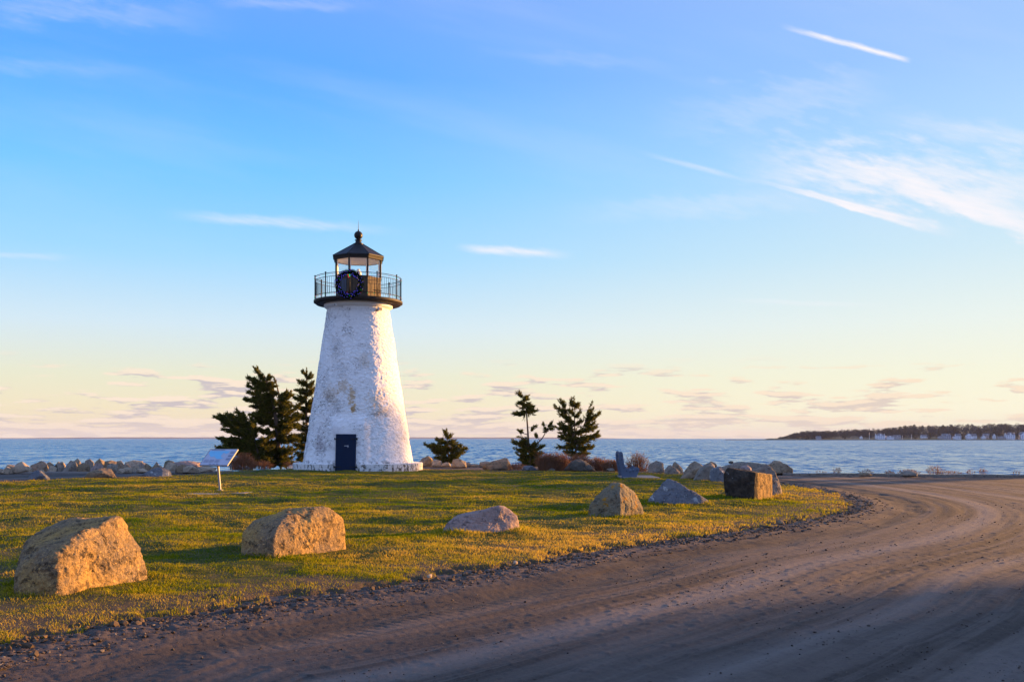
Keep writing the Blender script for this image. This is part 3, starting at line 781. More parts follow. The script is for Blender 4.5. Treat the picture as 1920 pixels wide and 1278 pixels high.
boulder('tall grey boulder leaning behind the dark block boulder', 'granite_grey', 28.3,
        [(1420, .1), (1450, -.05), (1469, .3), (1462, .9), (1410, .9)],
        [(1405, 883, .4), (1432, 869, .4), (1440, 870, .3), (1455, 884, .3), (1458, 898, .25), (1466, 915, .25), (1468, 920, .3), (1425, 872, .8)],
        sub=6, soft=36, rough=.04, freq=2.0, seed=7)


def rock(label, mat, px0, px1, yt, yb, seed, sub=5, Y=None, rough=.05, soft=40, group=None, name='boulder', deep=.85, peak=None, zb=None, base_z=0.0, cat='boulder', npt=17):
    """a random faceted stone filling the given outline, standing on the ground at its own distance"""
    g = np.random.default_rng(seed)
    Y = Y or dist_at(yb); W = (px1-px0)/FPX*Y; H = (yb-yt)/FPX*Y
    D = max(.25, min(W*deep, 2.0)); Yc = Y+D/2
    n = npt; a = g.normal(size=(n, 3)); a /= np.linalg.norm(a, axis=1)[:, None]
    a = np.sign(a)*np.abs(a)**.62
    a *= g.uniform(.82, 1.0, (n, 1))
    a = np.concatenate([a, [[0, 0, 1], [.9, -.3, -.6], [-.9, -.2, -.6], [.3, .9, -.5], [-.3, -.95, -.5]]])
    if peak is not None: a[:, 0] = np.where(a[:, 2] > 0, a[:, 0]*(1-.7*a[:, 2])+peak*a[:, 2]*.9, a[:, 0])
    a[:, 0] = np.clip(a[:, 0], -1, 1)
    V, F, c = rock_mesh(a*np.array([W/2, D/2, H*.62]), sub, soft, rough, 1.7, seed)
    lo, hi = V.min(0), V.max(0); s = Y*0+(Yc/Y)
    V[:, 0] = (V[:, 0]-lo[0])/(hi[0]-lo[0])*W*s-W*s/2
    z0 = base_z if zb is None else zb; sink = .25*H
    ztop = EYE-(yt-HY)/FPX*Yc
    V[:, 2] = (V[:, 2]-lo[2])/(hi[2]-lo[2])*(ztop-z0+sink)-sink
    X = ((px0+px1)/2-CX)/FPX*Yc
    o = mesh_np(name, V, F, MAT[mat], smooth=True, loc=(X, Yc, z0))
    return tag(o, label, cat, group)

G2 = 'boulders on the far side of the lawn'
for k, a in enumerate([
    ('rounded grey boulder at the left end of the group beyond the bench', 'granite_grey', 1215, 1246, 863, 885, .0),
    ('squat pale grey boulder just right of the rounded grey one', 'granite_grey', 1244, 1276, 871, 888, -.2),
    ('pointed tan stone leaning up behind the squat grey boulder', 'granite_warm', 1258, 1281, 865, 885, -.3),
    ('big brown rounded boulder in the middle of the group beyond the bench', 'granite_warm', 1275, 1328, 864, 897, .1),
    ('pale grey boulder with a sloping ridge in front of the brown rounded one', 'granite_grey', 1298, 1348, 866, 901, .4),
    ('dark grey boulder half hidden to the left of the dark block boulder', 'granite_blue', 1331, 1372, 874, 905, .0)]):
    rock(*a[:6], seed=100+k, peak=a[6] or None, group=G2)
rock('small rounded stone top showing behind the sloping pale grey boulder', 'granite_warm', 1322, 1344, 864.5, 882, 120, group=G2)
rock('long flat topped grey boulder stretching behind the dark block boulder', 'granite_grey', 1345, 1440, 865, 891, 121, group=G2, deep=.35)
rock('small pinkish boulder showing above the dark block boulder', 'granite_pink', 1384, 1413, 871, 899, 122, group=G2)
rock('wide tan boulder at the right end of the group, against the water', 'granite_warm', 1428, 1486, 863, 888.5, 123, group=G2, peak=-.15)
rock('tiny dark stone lying on top of the long flat boulder', 'granite_dark', 1366, 1375, 863.6, 868, 124, Y=45.5, zb=.52, sub=3, group=G2, cat='stone', name='stone')

G3 = 'boulders along the water behind the lawn'
for k, a in enumerate([
    ('tan rounded boulder right beside the lighthouse plinth', 'granite_warm', 781, 816, 854, 873, .2),
    ('pale smooth boulder left of the small cedar trunk', 'granite_pale', 809, 829, 861, 873.5, None),
    ('low pale stone under the small cedar', 'granite_pale', 826, 845, 866, 873.5, None),
    ('round tan boulder with a dark hollow face right of the small cedar', 'granite_warm', 846, 875, 859, 875.5, None),
    ('small grey stone right of the round tan boulder', 'granite_grey', 872, 884, 866, 873.5, None),
    ('low tan stone between the round boulder and the grey slab', 'granite_warm', 881, 899, 869, 873.7, None),
    ('flat grey slab of stone behind the long brown boulder', 'granite_grey', 898, 922, 864, 874.5, None),
    ('long brown log shaped boulder with its sunlit end to the right', 'granite_brown_stone', 905, 961, 858, 878.5, .45),
    ('low pinkish stone at the foot of the long brown boulder', 'granite_pink', 958, 976, 870, 877.5, None),
    ('dark grey flat block under the thin cedar', 'granite_blue', 977, 1008, 872, 881.5, None),
    ('small tan stone right of the dark flat block', 'granite_warm', 1007, 1018, 871, 880.5, None),
    ('small dark stone in front of the dry shrubs', 'granite_dark', 1027, 1041, 877, 882.5, None),
    ('wide dark boulder in front of the bushy cedar', 'granite_dark', 1056, 1117, 860, 882.5, -.1),
    ('low grey stone at the right end of the dry shrubs, left of the bench', 'granite_grey', 1136, 1153, 876, 882.5, None),
    ('sunlit pinkish stone behind the bench seat', 'granite_pink', 1176, 1187, 870, 882, None),
    ('sunlit tan stone showing past the front of the bench seat', 'granite_warm', 1187, 1199, 869, 882, None)]):
    rock(*a[:6], seed=150+k, peak=a[6], group=G3, sub=5 if a[3]-a[2] > 25 else 4)

G4 = 'boulders at the left rim of the lawn'
rock('low dark blue grey boulder at the far left of the lawn rim', 'granite_blue', 52, 93, 881, 899, 201, group=G4, peak=-.1)
rock('blocky brown boulder crossed by shadow at the left lawn rim', 'granite_brown_stone', 157, 223, 876.5, 896.5, 202, group=G4, peak=.1, soft=40)
rock('blue grey speckled boulder at the lawn rim left of the information sign', 'granite_blue', 265, 321, 875, 894, 203, group=G4, peak=.25, soft=34)

G5 = 'armour stones along the left waterfront'
for k, a in enumerate([
    ('pale stone cut off by the left frame edge', 'granite_pale', -8, 4, 878, 885),
    ('greenish pale stone at the left end of the waterfront stones', 'granite_pale', 3, 24, 874, 885),
    ('flat brown stone behind the greenish pale one', 'granite_warm', 8, 29, 871, 882),
    ('large beige wedge with a bright corner near the left end', 'granite_pale', 23, 61, 865.5, 884.5),
    ('big round tan stone right of the beige wedge', 'granite_warm', 61, 93, 864, 883),
    ('tan stone peeking over the right shoulder of the big round one', 'granite_warm', 87, 100, 866, 880),
    ('tiny pale stone at the foot of the big round tan one', 'granite_pale', 72, 83, 879.5, 885),
    ('pale grey pyramid stone between the round tan stone and the grey slab', 'granite_pale', 89, 105, 873, 884),
    ('brown stone with a bright end set back behind the pale pyramid', 'granite_brown_stone', 98, 120, 865.5, 880),
    ('dark stone in the gap right of the pale pyramid', 'granite_dark', 100, 111, 871.5, 883),
    ('slanting grey slab leaning on the big grey block', 'granite_grey', 107, 123, 865.5, 883),
    ('big grey block with a dark shaded front', 'granite_grey', 118, 147, 863, 883.5),
    ('lit block balanced on top of the big grey block', 'granite_warm', 138, 154, 859.5, 876),
    ('brown block with a sunlit side right of the big grey block', 'granite_brown_stone', 144, 168, 867.5, 884),
    ('upright grey stone with a bright right edge', 'granite_grey', 160, 176, 860.5, 880),
    ('grey brown block with a glowing end, tallest of the middle stones', 'granite_warm', 174, 199, 859.5, 879),
    ('pinkish sunlit wedge behind the blocky brown lawn boulder', 'granite_pink', 166, 195, 868.5, 884),
    ('flat orange brown stone on top of the heap behind the brown lawn boulder', 'granite_brown_stone', 195, 223, 863, 879),
    ('pointed grey stone rising behind the right end of the brown lawn boulder', 'granite_grey', 198, 220, 868.5, 884),
    ('tan stone with bright sunlit patches', 'granite_warm', 217, 237, 863.5, 880),
    ('long tan stone along the skyline of the heap', 'granite_pale', 234, 267, 862.5, 878),
    ('flat orange stone in front of the long tan one', 'granite_warm', 226, 249, 869.5, 881),
    ('tiny white stone right of the blocky brown lawn boulder', 'granite_pale', 221, 233, 878.5, 884.5),
    ('small round white stone in the front row', 'granite_pale', 233, 247, 875.5, 884),
    ('white stone with a brown left end', 'granite_pale', 245, 261, 871.5, 883),
    ('low pale stone touching the road left of the speckled boulder', 'granite_pale', 257, 279, 877.5, 884),
    ('pale grey stone set back near the middle of the heap', 'granite_grey', 254, 276, 866.5, 879),
    ('brownish stone above the left end of the speckled lawn boulder', 'granite_brown_stone', 263, 285, 868.5, 883),
    ('small brown cap stone over the speckled lawn boulder', 'granite_warm', 287, 300, 865.5, 879),
    ('tan block behind the top of the speckled lawn boulder', 'granite_warm', 278, 304, 869.5, 883),
    ('dark stone capped with green moss', 'granite_moss', 306, 326, 862.5, 879),
    ('pale stone below the mossy one', 'granite_pale', 308, 334, 866.5, 883),
    ('huge pale pink slab left of the information sign', 'granite_pink', 327, 376, 864, 880),
    ('brownish stone under the left end of the pale pink slab', 'granite_brown_stone', 330, 353, 870.5, 883.5),
    ('white rounded stone under the pale pink slab', 'granite_pale', 345, 374, 871.5, 884),
    ('low pale stone seen under the information sign panel', 'granite_pale', 371, 403, 873.5, 883)]):
    a = (a[0], a[1], a[2]-(a[3]-a[2])*.05, a[3]+(a[3]-a[2])*.05, a[4]-.6, a[5]+1.0)
    rock(*a, seed=300+k, sub=5 if a[3]-a[2] > 20 else 4, group=G5, name='armour_stone', cat='stone', soft=110, rough=.028, npt=8)

# stones along the right shoreline
G6 = 'stones on the right shoreline'
for k, a in enumerate([('low tan shoreline stone under a dry grass tuft', 'granite_warm', 1610, 1634, 885, 891.5),
                       ('rounded grey shoreline stone half covered in dry grass', 'granite_grey', 1688, 1719, 882, 892)]):
    rock(*a, seed=360+k, sub=4, group=G6, name='shore_stone', cat='stone')
for k, a in enumerate([('fist sized brown stone lying in the gravel by the lawn edge', 'granite_brown_stone', 1456, 1470, 974, 982),
                       ('small pale stone lying in the gravel below the low pinkish boulder', 'granite_pale', 962, 971, 1050, 1057),
                       ('small pale stone on the lawn edge below the pinkish boulder', 'granite_pale', 800, 810, 1076, 1083)]):
    rock(*a, seed=370+k, sub=3, group='loose stones at the lawn edge', name='loose_stone', cat='stone', rough=.03)

# ------------------------------------------------------------------ lighthouse
TY = 52.75; TX = (672-CX)/FPX*TY; TROT = math.atan2(-TX, TY)
LZ = 0.0
lh = tag(empty('lighthouse', (TX, TY, LZ), TROT), 'white stone lighthouse with black lantern room and blue door on the lawn', 'lighthouse')


def rad_at(z): return 2.93+(1.60-2.93)*z/8.62


def tower_wall():
    nt, nz = 420, 330
    A = np.linspace(0, 2*PI, nt, endpoint=False); Zv = np.linspace(0, 8.62, nz)
    AA, ZZ = np.meshgrid(A, Zv); a = AA.ravel(); z = ZZ.ravel(); r = rad_at(z)
    P = np.stack([r*np.sin(a), -r*np.cos(a), z], 1)
    w = P*np.array([1, 1, 1.55]); w = w+.22*np.stack([fbm(P*1.8, 2), fbm(P*1.8+9, 2), fbm(P*1.8+19, 2)], 1)
    # rubble courses: cell noise
    Q = w*3.6; I = np.floor(Q).astype(np.int64); f1 = np.full(len(Q), 9.0); f2 = np.full(len(Q), 9.0); hid = np.zeros(len(Q))
    jit = np.random.default_rng(2).random((256, 4))
    for dx in (-1, 0, 1):
        for dy in (-1, 0, 1):
            for dz in (-1, 0, 1):
                C = I+np.array([dx, dy, dz]); h = _perm[_perm[_perm[C[:, 0] & 255]+(C[:, 1] & 255)]+(C[:, 2] & 255)]
                dd = np.linalg.norm(C+jit[h][:, :3]-Q, axis=1); nb = dd < f1
                f2 = np.where(nb, f1, np.minimum(f2, dd)); hid = np.where(nb, jit[h][:, 3], hid); f1 = np.where(nb, dd, f1)
    stone = sstep(f2-f1, 0, .35)
    rough = .75+.35*sstep(z, 6.5, 1.5)
    r = r+(.020*(hid-.5)+.014*(stone-.6)+.032*fbm(P*1.1, 3)+.012*fbm(P*np.array([5, 5, 9]), 5, .65))*rough
    # flat rendered strip round the door
    da = (a-DA+PI) % (2*PI)-PI; u = 2.93*np.sin(da); wgt = (1-sstep(np.abs(u), .62, 1.35))*(1-sstep(z, 2.0, 3.0))*(np.cos(da) > 0)
    flat_r = (2.915-.085*z)/np.maximum(np.cos(da), .3)+(r-rad_at(z))*.35
    r = r*(1-wgt)+np.maximum(flat_r, r)*wgt
    V = np.stack([r*np.sin(a), -r*np.cos(a), z], 1)
    i = np.arange(nz-1)[:, None]*nt+np.arange(nt)[None, :]; j = np.arange(nz-1)[:, None]*nt+((np.arange(nt)+1) % nt)[None, :]
    F = np.stack([i, j, j+nt, i+nt], -1).reshape(-1, 4)
    return mesh_np('wall', V, F, MAT['tower'], lh, True)
DA = -.220
tower_wall()
# door and its surround
DA = -.220; dx, dy = math.sin(DA), -math.cos(DA); DR = Matrix.Rotation(DA, 3, 'Z')
def dpos(u, v, z):                                         # u across, v outwards from the tower axis
    return Vector((dx*v+math.cos(DA)*u, dy*v+math.sin(DA)*u, z))
DT = DR @ Matrix.Rotation(-.085, 3, 'X')
def dl(u, w, z): return DT @ Vector((u, -w, z))+dpos(0, 2.955, 0)      # on the leaf: across, proud of it, up
door = MB().box(dl(0, 0, .945), (1.03, .06, 1.86), DT, .008).build('door', MAT['navy_door'], lh)
for sx in (-1, 1):
    for z in (.22, 1.63):
        MB().box(dl(sx*.39, .037, z), (.36, .014, .045), DT, .004).tube([dl(sx*.565, .03, z-.05), dl(sx*.565, .03, z+.05)], .028, 8).build('hinge', MAT['black_iron'], door)
hb = MB().box(dl(.03, .04, 1.28), (.2, .016, .022), DT, .003).box(dl(.12, .045, 1.255), (.022, .03, .11), DT, .003)
hb.build('latch', MAT['steel'], door)
# plinth: two curved white blocks either side of the door
for a0, a1 in ((DA+.20, DA+PI), (DA-PI, DA-.20)):
    a1 -= .0; mb = MB(); n = 40
    prof = [(2.70, -.15), (3.40, -.15), (3.40, .345), (3.37, .37), (2.70, .37)]
    mb.lathe(prof, n, a0, a1); c = n+1; m = len(prof)
    mb.f += [[k*c for k in range(m)], [k*c+n for k in range(m)][::-1]]
    autosmooth(mb.build('plinth', MAT['plinth'], lh))
# corbel and gallery
mb = MB(); mb.lathe([(1.55, 8.42), (1.66, 8.46), (1.80, 8.56), (1.80, 8.69)], 72); autosmooth(mb.build('corbel', MAT['white_paint'], lh))
mb = MB(); mb.lathe([(1.4, 8.69), (2.20, 8.69), (2.26, 8.74), (2.33, 8.78), (2.33, 8.885), (2.30, 8.90), (0.3, 8.90)], 96); gal = autosmooth(mb.build('gallery_deck', MAT['black_boards'], lh))
# brackets under the deck
railing = MB()
for z, rr in ((10.10, .016), (9.92, .014), (9.09, .014)):
    railing.tube([(2.26*math.sin(2*PI*k/96), -2.26*math.cos(2*PI*k/96), z) for k in range(96)], rr, 6, closed=True)
railing = railing.build('railing', MAT['black_iron'], lh, True)
def cyl_pt(r, a, z): return (r*math.sin(a), -r*math.cos(a), z)
post_m = None; bal_m = None
for k in range(10):
    a = R(-11.3+36*k)
    o = MB().tube([cyl_pt(2.26, a, 8.89), cyl_pt(2.26, a, 10.16)], .030, 8).tube([cyl_pt(2.26, a, 10.13+.02*i) for i in range(4)], [.02, .045, .045, .015], 8).build('post', MAT['black_iron'], railing, True)
    for j in range(1, 10):
        b = a+R(3.6*j); MB().tube([cyl_pt(2.26, b, 9.09), cyl_pt(2.26, b, 9.92)], .0095, 5).build('baluster', MAT['black_iron'], railing)
# lantern room
RO = 1.27; V8 = [R(22.5+45*k) for k in range(8)]
mb = MB(); mb.lathe([(RO, 8.90), (RO, 10.02), (RO+.03, 10.02), (RO+.03, 10.08), (RO-.08, 10.08)], 8, phase=R(22.5)); mb.build('parapet', MAT['parapet'], lh)
pr = bpy.data.objects['parapet']
# door panel on the left front facet and trims on facets
def facet(k, u, off, z):
    a = R(45*k); ap = RO*math.cos(R(22.5))+off
    return Vector((ap*math.sin(a)+u*math.cos(a), -ap*math.cos(a)+u*math.sin(a), z))
MB().box(facet(-1, 0, .012, 9.44), (.62, .02, .95), Matrix.Rotation(R(-45), 3, 'Z'), .006).build('hatch', MAT['bench_dark'], pr)
MB().tube([facet(1, .12, .09, 9.43), facet(1, .46, .09, 9.38)], .016, 6).tube([facet(1, .14, .0, 9.43), facet(1, .14, .09, 9.43)], .012, 6).tube([facet(1, .44, 0, 9.38), facet(1, .44, .09, 9.38)], .012, 6).build('grab_bar', MAT['black_iron'], pr)
for k in range(8):
    a = V8[k]; P0 = Vector(cyl_pt(RO-.02, a, 10.08)); P1 = Vector(cyl_pt(RO-.02, a, 11.02))
    MB().box((P0+P1)/2, (.062, .075, .94), Matrix.Rotation(a, 3, 'Z'), .004).build('mullion', MAT['black_iron'], lh)
    Q = Vector(cyl_pt(RO-.085, a, 10.55)); MB().box(Q, (.085, .05, .935), Matrix.Rotation(a, 3, 'Z')).build('inner_post', MAT['white_paint'], lh)
    g0 = facet(k, -.45, -.03, 10.08); g1 = facet(k, .45, -.03, 10.08)
    mesh_np('glass_pane', np.array([g0, g1, g1+Vector((0, 0, .94)), g0+Vector((0, 0, .94))]), [[0, 1, 2, 3]], MAT['glass'], lh)
# roof, ceiling and finial
mb = MB(); mb.lathe([(1.30, 11.00), (1.36, 11.00), (1.36, 11.15), (1.43, 11.16), (1.43, 11.215), (.24, 11.93)], 8, phase=R(22.5)); roof = mb.build('roof', MAT['roof_lead'], lh)
MB().lathe([(1.36, 11.0), (1.365, 11.01), (1.37, 11.01), (1.37, 11.145)], 8, phase=R(22.5)).build('fascia', MAT['black_boards'], roof)
MB().lathe([(1.22, 11.005), (.9, 11.18), (.02, 11.32)], 8, phase=R(22.5)).build('ceiling', MAT['white_paint'], roof)
for k in range(8):
    MB().tube([cyl_pt(1.435, V8[k], 11.215), cyl_pt(.245, V8[k], 11.935)], .016, 6).build('ridge', MAT['black_iron'], roof)
fin = MB(); fin.lathe([(.27, 11.90), (.27, 11.95), (.19, 11.97), (.15, 12.05), (.15, 12.10), (.19, 12.12), (.19, 12.15), (.11, 12.17), (.10, 12.19)]+[(.225*math.sin(R(15*i)), 12.395-.225*math.cos(R(15*i))) for i in range(2, 12)]+[(.04, 12.615), (.03, 12.70), (.012, 12.72)], 24)
fo = autosmooth(fin.build('finial', MAT['roof_lead'], roof)); MB().tube([(0, 0, 12.68), (0, 0, 12.95), (0, 0, 13.20)], [.014, .010, .003], 6).build('lightning_rod', MAT['black_iron'], roof)
# the lamp inside
lb = MB(); lb.lathe([(.0, 10.62), (.05, 10.61), (.085, 10.57), (.09, 10.53), (.07, 10.52), (.075, 10.49), (.14, 10.47), (.16, 10.40), (.15, 10.10), (.19, 10.08), (.19, 9.9)], 24)
autosmooth(lb.build('beacon_lamp', MAT['white_paint'], lh))
MB().lathe([(.0, 10.0), (1.1, 10.0)], 8, phase=R(22.5)).build('lantern_floor', MAT['white_paint'], lh)


def lw(p): return lh.matrix_basis @ Vector(p)
bpy.context.view_layer.update()
LM = Matrix.Translation((TX, TY, LZ)) @ Matrix.Rotation(TROT, 4, 'Z')
# wreath hung on the rail
WA = R(-11.3); wc = Vector(cyl_pt(2.36, WA, 9.46)); wx = Vector((math.cos(WA), math.sin(WA), 0)); wn = Vector((math.sin(WA), -math.cos(WA), 0))
wre = tag(empty('wreath', LM @ wc, TROT+WA), 'big round green wreath with blue lights hung on the gallery railing', 'wreath')


def wreath():
    g = np.random.default_rng(9); n = 5200; t = g.uniform(0, 2*PI, n); q = g.uniform(0, 2*PI, n); rr = .135*np.sqrt(g.random(n))
    RW = .60
    C = np.stack([(RW+rr*np.cos(q))*np.cos(t), rr*np.sin(q)*.8, (RW+rr*np.cos(q))*np.sin(t)], 1)
    dirn = np.stack([np.cos(q)*np.cos(t), np.sin(q), np.cos(q)*np.sin(t)], 1)+g.normal(0, .6, (n, 3)); dirn /= np.linalg.norm(dirn, axis=1)[:, None]
    sd = np.cross(dirn, g.normal(size=(n, 3))); sd /= np.linalg.norm(sd, axis=1)[:, None]
    V = np.empty((n, 3, 3)); V[:, 0] = C-sd*.012; V[:, 1] = C+sd*.012; V[:, 2] = C+dirn*.075
    o = mesh_np('garland', V.reshape(-1, 3), np.arange(n*3).reshape(-1, 3), MAT['garland'], wre); set_attr(o, 'tint', 'FLOAT', np.repeat(g.random(n), 3))
    MB().tube([(RW*math.cos(2*PI*k/40), 0, RW*math.sin(2*PI*k/40)) for k in range(40)], .085, 8, closed=True).build('ring', MAT['garland'], wre, True)
    V0, F0 = ico(1)
    me = {}
    for k in range(96):
        tt = 2*PI*(k+g.uniform(-.4, .4))/96; qq = g.uniform(PI*1.05, PI*1.95); rk = .15
        p = ((RW+rk*math.cos(qq))*math.cos(tt), rk*math.sin(qq)*.9, (RW+rk*math.cos(qq))*math.sin(tt))
        key = 'led_warm' if (k % 24 in (3,) or (math.cos(tt) > .75 and k % 3 == 0)) else ('led_green' if k % 16 == 9 else 'led_blue')
        if key not in me:
            o = mesh_np('bulb', V0*.013, F0, MAT[key], wre, True); me[key] = o.data
        else: o = bpy.data.objects.new('bulb', me[key]); COL.objects.link(o); o.parent = wre
        o.location = p
    # little bow of red and green ornaments at the top
    for k, (u, z, key) in enumerate([(-.03, .43, 'led_red'), (.05, .38, 'led_green'), (0.0, .33, 'led_red'), (.04, .45, 'led_green')]):
        o = mesh_np('ornament', V0*.035, F0, MAT[key], wre, True, (u, -.12, z))
wreath()
# string of coloured bulbs along the rails
ls = tag(empty('string_lights', LM @ Vector((0, 0, 10.08)), TROT), 'string of red and green bulbs along the gallery railing', 'string lights')
wire = MB()
wire.tube([cyl_pt(2.285, 2*PI*k/160, -.035-.02*abs(math.sin(k*.9))) for k in range(160)], .006, 4, closed=True)
wire.tube([cyl_pt(2.285, 2*PI*k/160, -1.01-.02*abs(math.sin(k*.8))) for k in range(160)], .006, 4, closed=True)
wire.build('wire', MAT['black_iron'], ls)
V0, F0 = ico(1); bm_ = {}
for k in range(84):
    row = k % 2; a = 2*PI*(k//2)/42+row*.05; key = ('led_red', 'led_green', 'led_green', 'led_red', 'led_warm')[(k//2) % 5]
    if key not in bm_: o = mesh_np('bulb', V0*np.array([.013, .013, .024]), F0, MAT[key], ls, True); bm_[key] = o.data
    else: o = bpy.data.objects.new('bulb', bm_[key]); COL.objects.link(o); o.parent = ls
    o.location = cyl_pt(2.29, a, -.075 if not row else -1.04)
# camera and lamp under the gallery
ca = R(-37); cp = LM @ Vector(cyl_pt(1.80, ca, 8.50)); sc_cam = tag(empty('security_camera', cp, TROT+ca), 'small white security camera under the gallery on the shaded side', 'security camera')
MB().box((0, -.06, 0), (.11, .24, .10), None, .012).build('housing', MAT['white_paint'], sc_cam); MB().tube([(0, -.17, 0), (0, -.19, 0)], .032, 12).build('lens', MAT['black_iron'], sc_cam); MB().box((.09, .03, .03), (.14, .05, .05), None, .008).build('bracket', MAT['white_paint'], sc_cam)
fa = R(38); fp = LM @ Vector(cyl_pt(1.72, fa, 8.34)); fl = tag(empty('floodlight', fp, TROT+fa), 'white floodlight box under the gallery on the sunlit side', 'floodlight')
MB().box((0, -.05, 0), (.24, .14, .20), None, .012).build('housing', MAT['white_paint'], fl); MB().box((0, -.127, 0), (.19, .012, .13), None, .003).build('lens', MAT['concrete'], fl); MB().box((-.16, -.02, -.07), (.10, .09, .05), None, .01).build('bracket', MAT['granite_brown'], fl)

# ------------------------------------------------------------------ information sign
SY = 30.8; sx_ = (413-CX)/FPX*SY
sign = tag(empty('information_sign', (sx_, SY, 0), R(-18)), 'tilted information panel with a blue map on a single post', 'sign')
lean = Vector((-.085, 0, 0))
MB().box((0, 0, .06), (.16, .12, .02), None, .003).build('base_plate', MAT['post_grey'], sign)
ph = .84
mbp = MB(); n0 = len(mbp.v); mbp.box((0, 0, ph/2), (.066, .042, ph), None, .004)
mbp.v = [(v[0]+lean.x*v[2]/ph, v[1], v[2]) for v in mbp.v]; mbp.build('post', MAT['post_grey'], sign)
TILT = Matrix.Rotation(R(-50), 3, 'X'); pc = Vector((-.06, .02, 1.06))
def sp(u, v, off=0.0): return TILT @ Vector((u, -off, v))+pc
PW, PH = .98, .74
def m_flat(name, c, r=.4):
    return paint_mat(name, c, r, .06, 6.0)
MAT['print_white'] = m_flat('print_white', (.42, .43, .50)); MAT['print_blue'] = m_flat('print_blue', (.17, .46, .66)); MAT['print_ink'] = m_flat('print_ink', (.12, .13, .20)); MAT['print_land'] = m_flat('print_land', (.4, .41, .45)); MAT['print_grey'] = m_flat('print_grey', (.28, .29, .36))
panel = MB().box(pc, (PW, .035, PH), TILT, .006).build('panel', MAT['print_white'], sign)
fr = MB()
for u in (-1, 1): fr.box(sp(u*(PW/2+.008), 0), (.012, .04, PH+.02), TILT, .003)
for v in (-1, 1): fr.box(sp(0, v*(PH/2+.008)), (PW, .045, .016), TILT, .003)
fr.build('frame', MAT['post_grey'], panel)
def flat(name, pts, mat, off):
    P = [sp(u*PW/2, v*PH/2, .0175+off) for u, v in pts]
    return mesh_np(name, np.array(P), [list(range(len(P)))], mat, panel)
flat('map_water', [(-.90, .78), (.52, .78), (.50, .52), (.33, .40), (.24, .55), (.14, .50), (.10, .15), (.20, -.02), (.42, -.10), (.26, -.22), (.05, -.25), (-.10, -.22), (-.28, -.02), (-.42, .02), (-.55, .0), (-.72, .12), (-.80, .35), (-.88, .32), (-.93, .55)], MAT['print_blue'], .003)
inset = MB()
def quad(mb, u0, v0, u1, v1, off):
    mb.add([sp(u0*PW/2, v0*PH/2, .0175+off), sp(u1*PW/2, v0*PH/2, .0175+off), sp(u1*PW/2, v1*PH/2, .0175+off), sp(u0*PW/2, v1*PH/2, .0175+off)], [[0, 1, 2, 3]])
for v in (.72, .30, -.12): quad(inset, .62, v-.26, .94, v+.05, .0045)
inset.build('pictures', MAT['print_grey'], panel)
g = random.Random(4)
title = MB(); u = -.86
while u < .1: w_ = g.uniform(.02, .045); quad(title, u, .86, u+w_, .94, .004); u += w_+.018
title.build('title', MAT['print_ink'], panel)
for c0 in (-.88, -.48, -.08):
    tb = MB()
    for k in range(5): quad(tb, c0, -.36-.085*k, c0+g.uniform(.28, .36), -.335-.085*k, .004)
    tb.build('text_block', MAT['print_ink'], panel)
for u in (-.36, -.1, .15): tb = MB(); quad(tb, u, -.93, u+.17, -.86, .004); tb.build('emblem', MAT['print_ink'], panel)
for v in (.72, .30, -.12): tb = MB(); quad(tb, .64, v-.24, .92, v-.15, .0065); tb.build('caption', MAT['print_ink'], panel)
flat('map_sail', [(-.42, .02), (-.36, .02), (-.365, .26)], MAT['print_white'], .0065)
# pad under it
pad = MB(); pad.box((0, 0, 0), (2.0, 1.5, .12), Matrix.Rotation(R(-6), 3, 'Z'), .012); tag(pad.build('paving', MAT['concrete'], None, loc=(sx_+.0, SY-.6, -.055)), kind='structure')
bp = MB(); bp.box((0, 0, 0), (1.5, 2.6, .12), None, .012); tag(bp.build('paving', MAT['concrete'], None, loc=((1196-CX)/FPX*42.4, 42.3, -.02)), kind='structure')

# ------------------------------------------------------------------ bench
BY = 41.4
bench = tag(empty('park_bench', ((1175-CX)/FPX*BY, BY, 0), R(-2)), 'blue grey plastic park bench seen end on, facing right', 'bench')
out = [(540, 930), (870, 925), (890, 850), (940, 740), (936, 690), (900, 664), (850, 675), (820, 712), (760, 724), (700, 716), (660, 685), (610, 600), (592, 500), (577, 370), (557, 328), (525, 312), (493, 330), (480, 400), (490, 520), (510, 640), (535, 760), (545, 860)]
out = catmull(out+[out[0]], 3)[:-1]
def bp_(p):
    px, py = 1120+p[0]/12, 820+p[1]/12; return ((px-1175)/FPX*BY, EYE-(py-HY)/FPX*BY)
for yy in (0.0, 1.85):
    P = [bp_(p) for p in out]; n = len(P); V = [(x, yy, z) for x, z in P]+[(x, yy+.07, z) for x, z in P]
    F = [list(range(n)), list(range(n, 2*n))[::-1]]+[[i, i+n, (i+1) % n+n, (i+1) % n] for i in range(n)]
    ep = MB().add(V, F).build('end_panel', MAT['bench'], bench)
    for (u, v) in [(540, 400), (540, 495), (562, 590), (595, 675), (655, 745), (730, 765), (800, 752), (885, 738)]:
        x, z = bp_((u, v)); MB().tube([(x, yy-.055, z), (x, yy+.0, z)], .032, 10).build('bolt', MAT['bench_dark'], ep)
for (u, v, ang) in [(540, 400, 84), (540, 495, 83), (562, 590, 76), (595, 675, 62), (655, 745, 25), (730, 765, 2), (800, 752, -6), (885, 738, -10)]:
    x, z = bp_((u, v)); MB().box((x, .96, z), (.10, 1.78, .038), Matrix.Rotation(R(ang), 3, 'Y'), .006).build('slat', MAT['bench_dark'], bench)

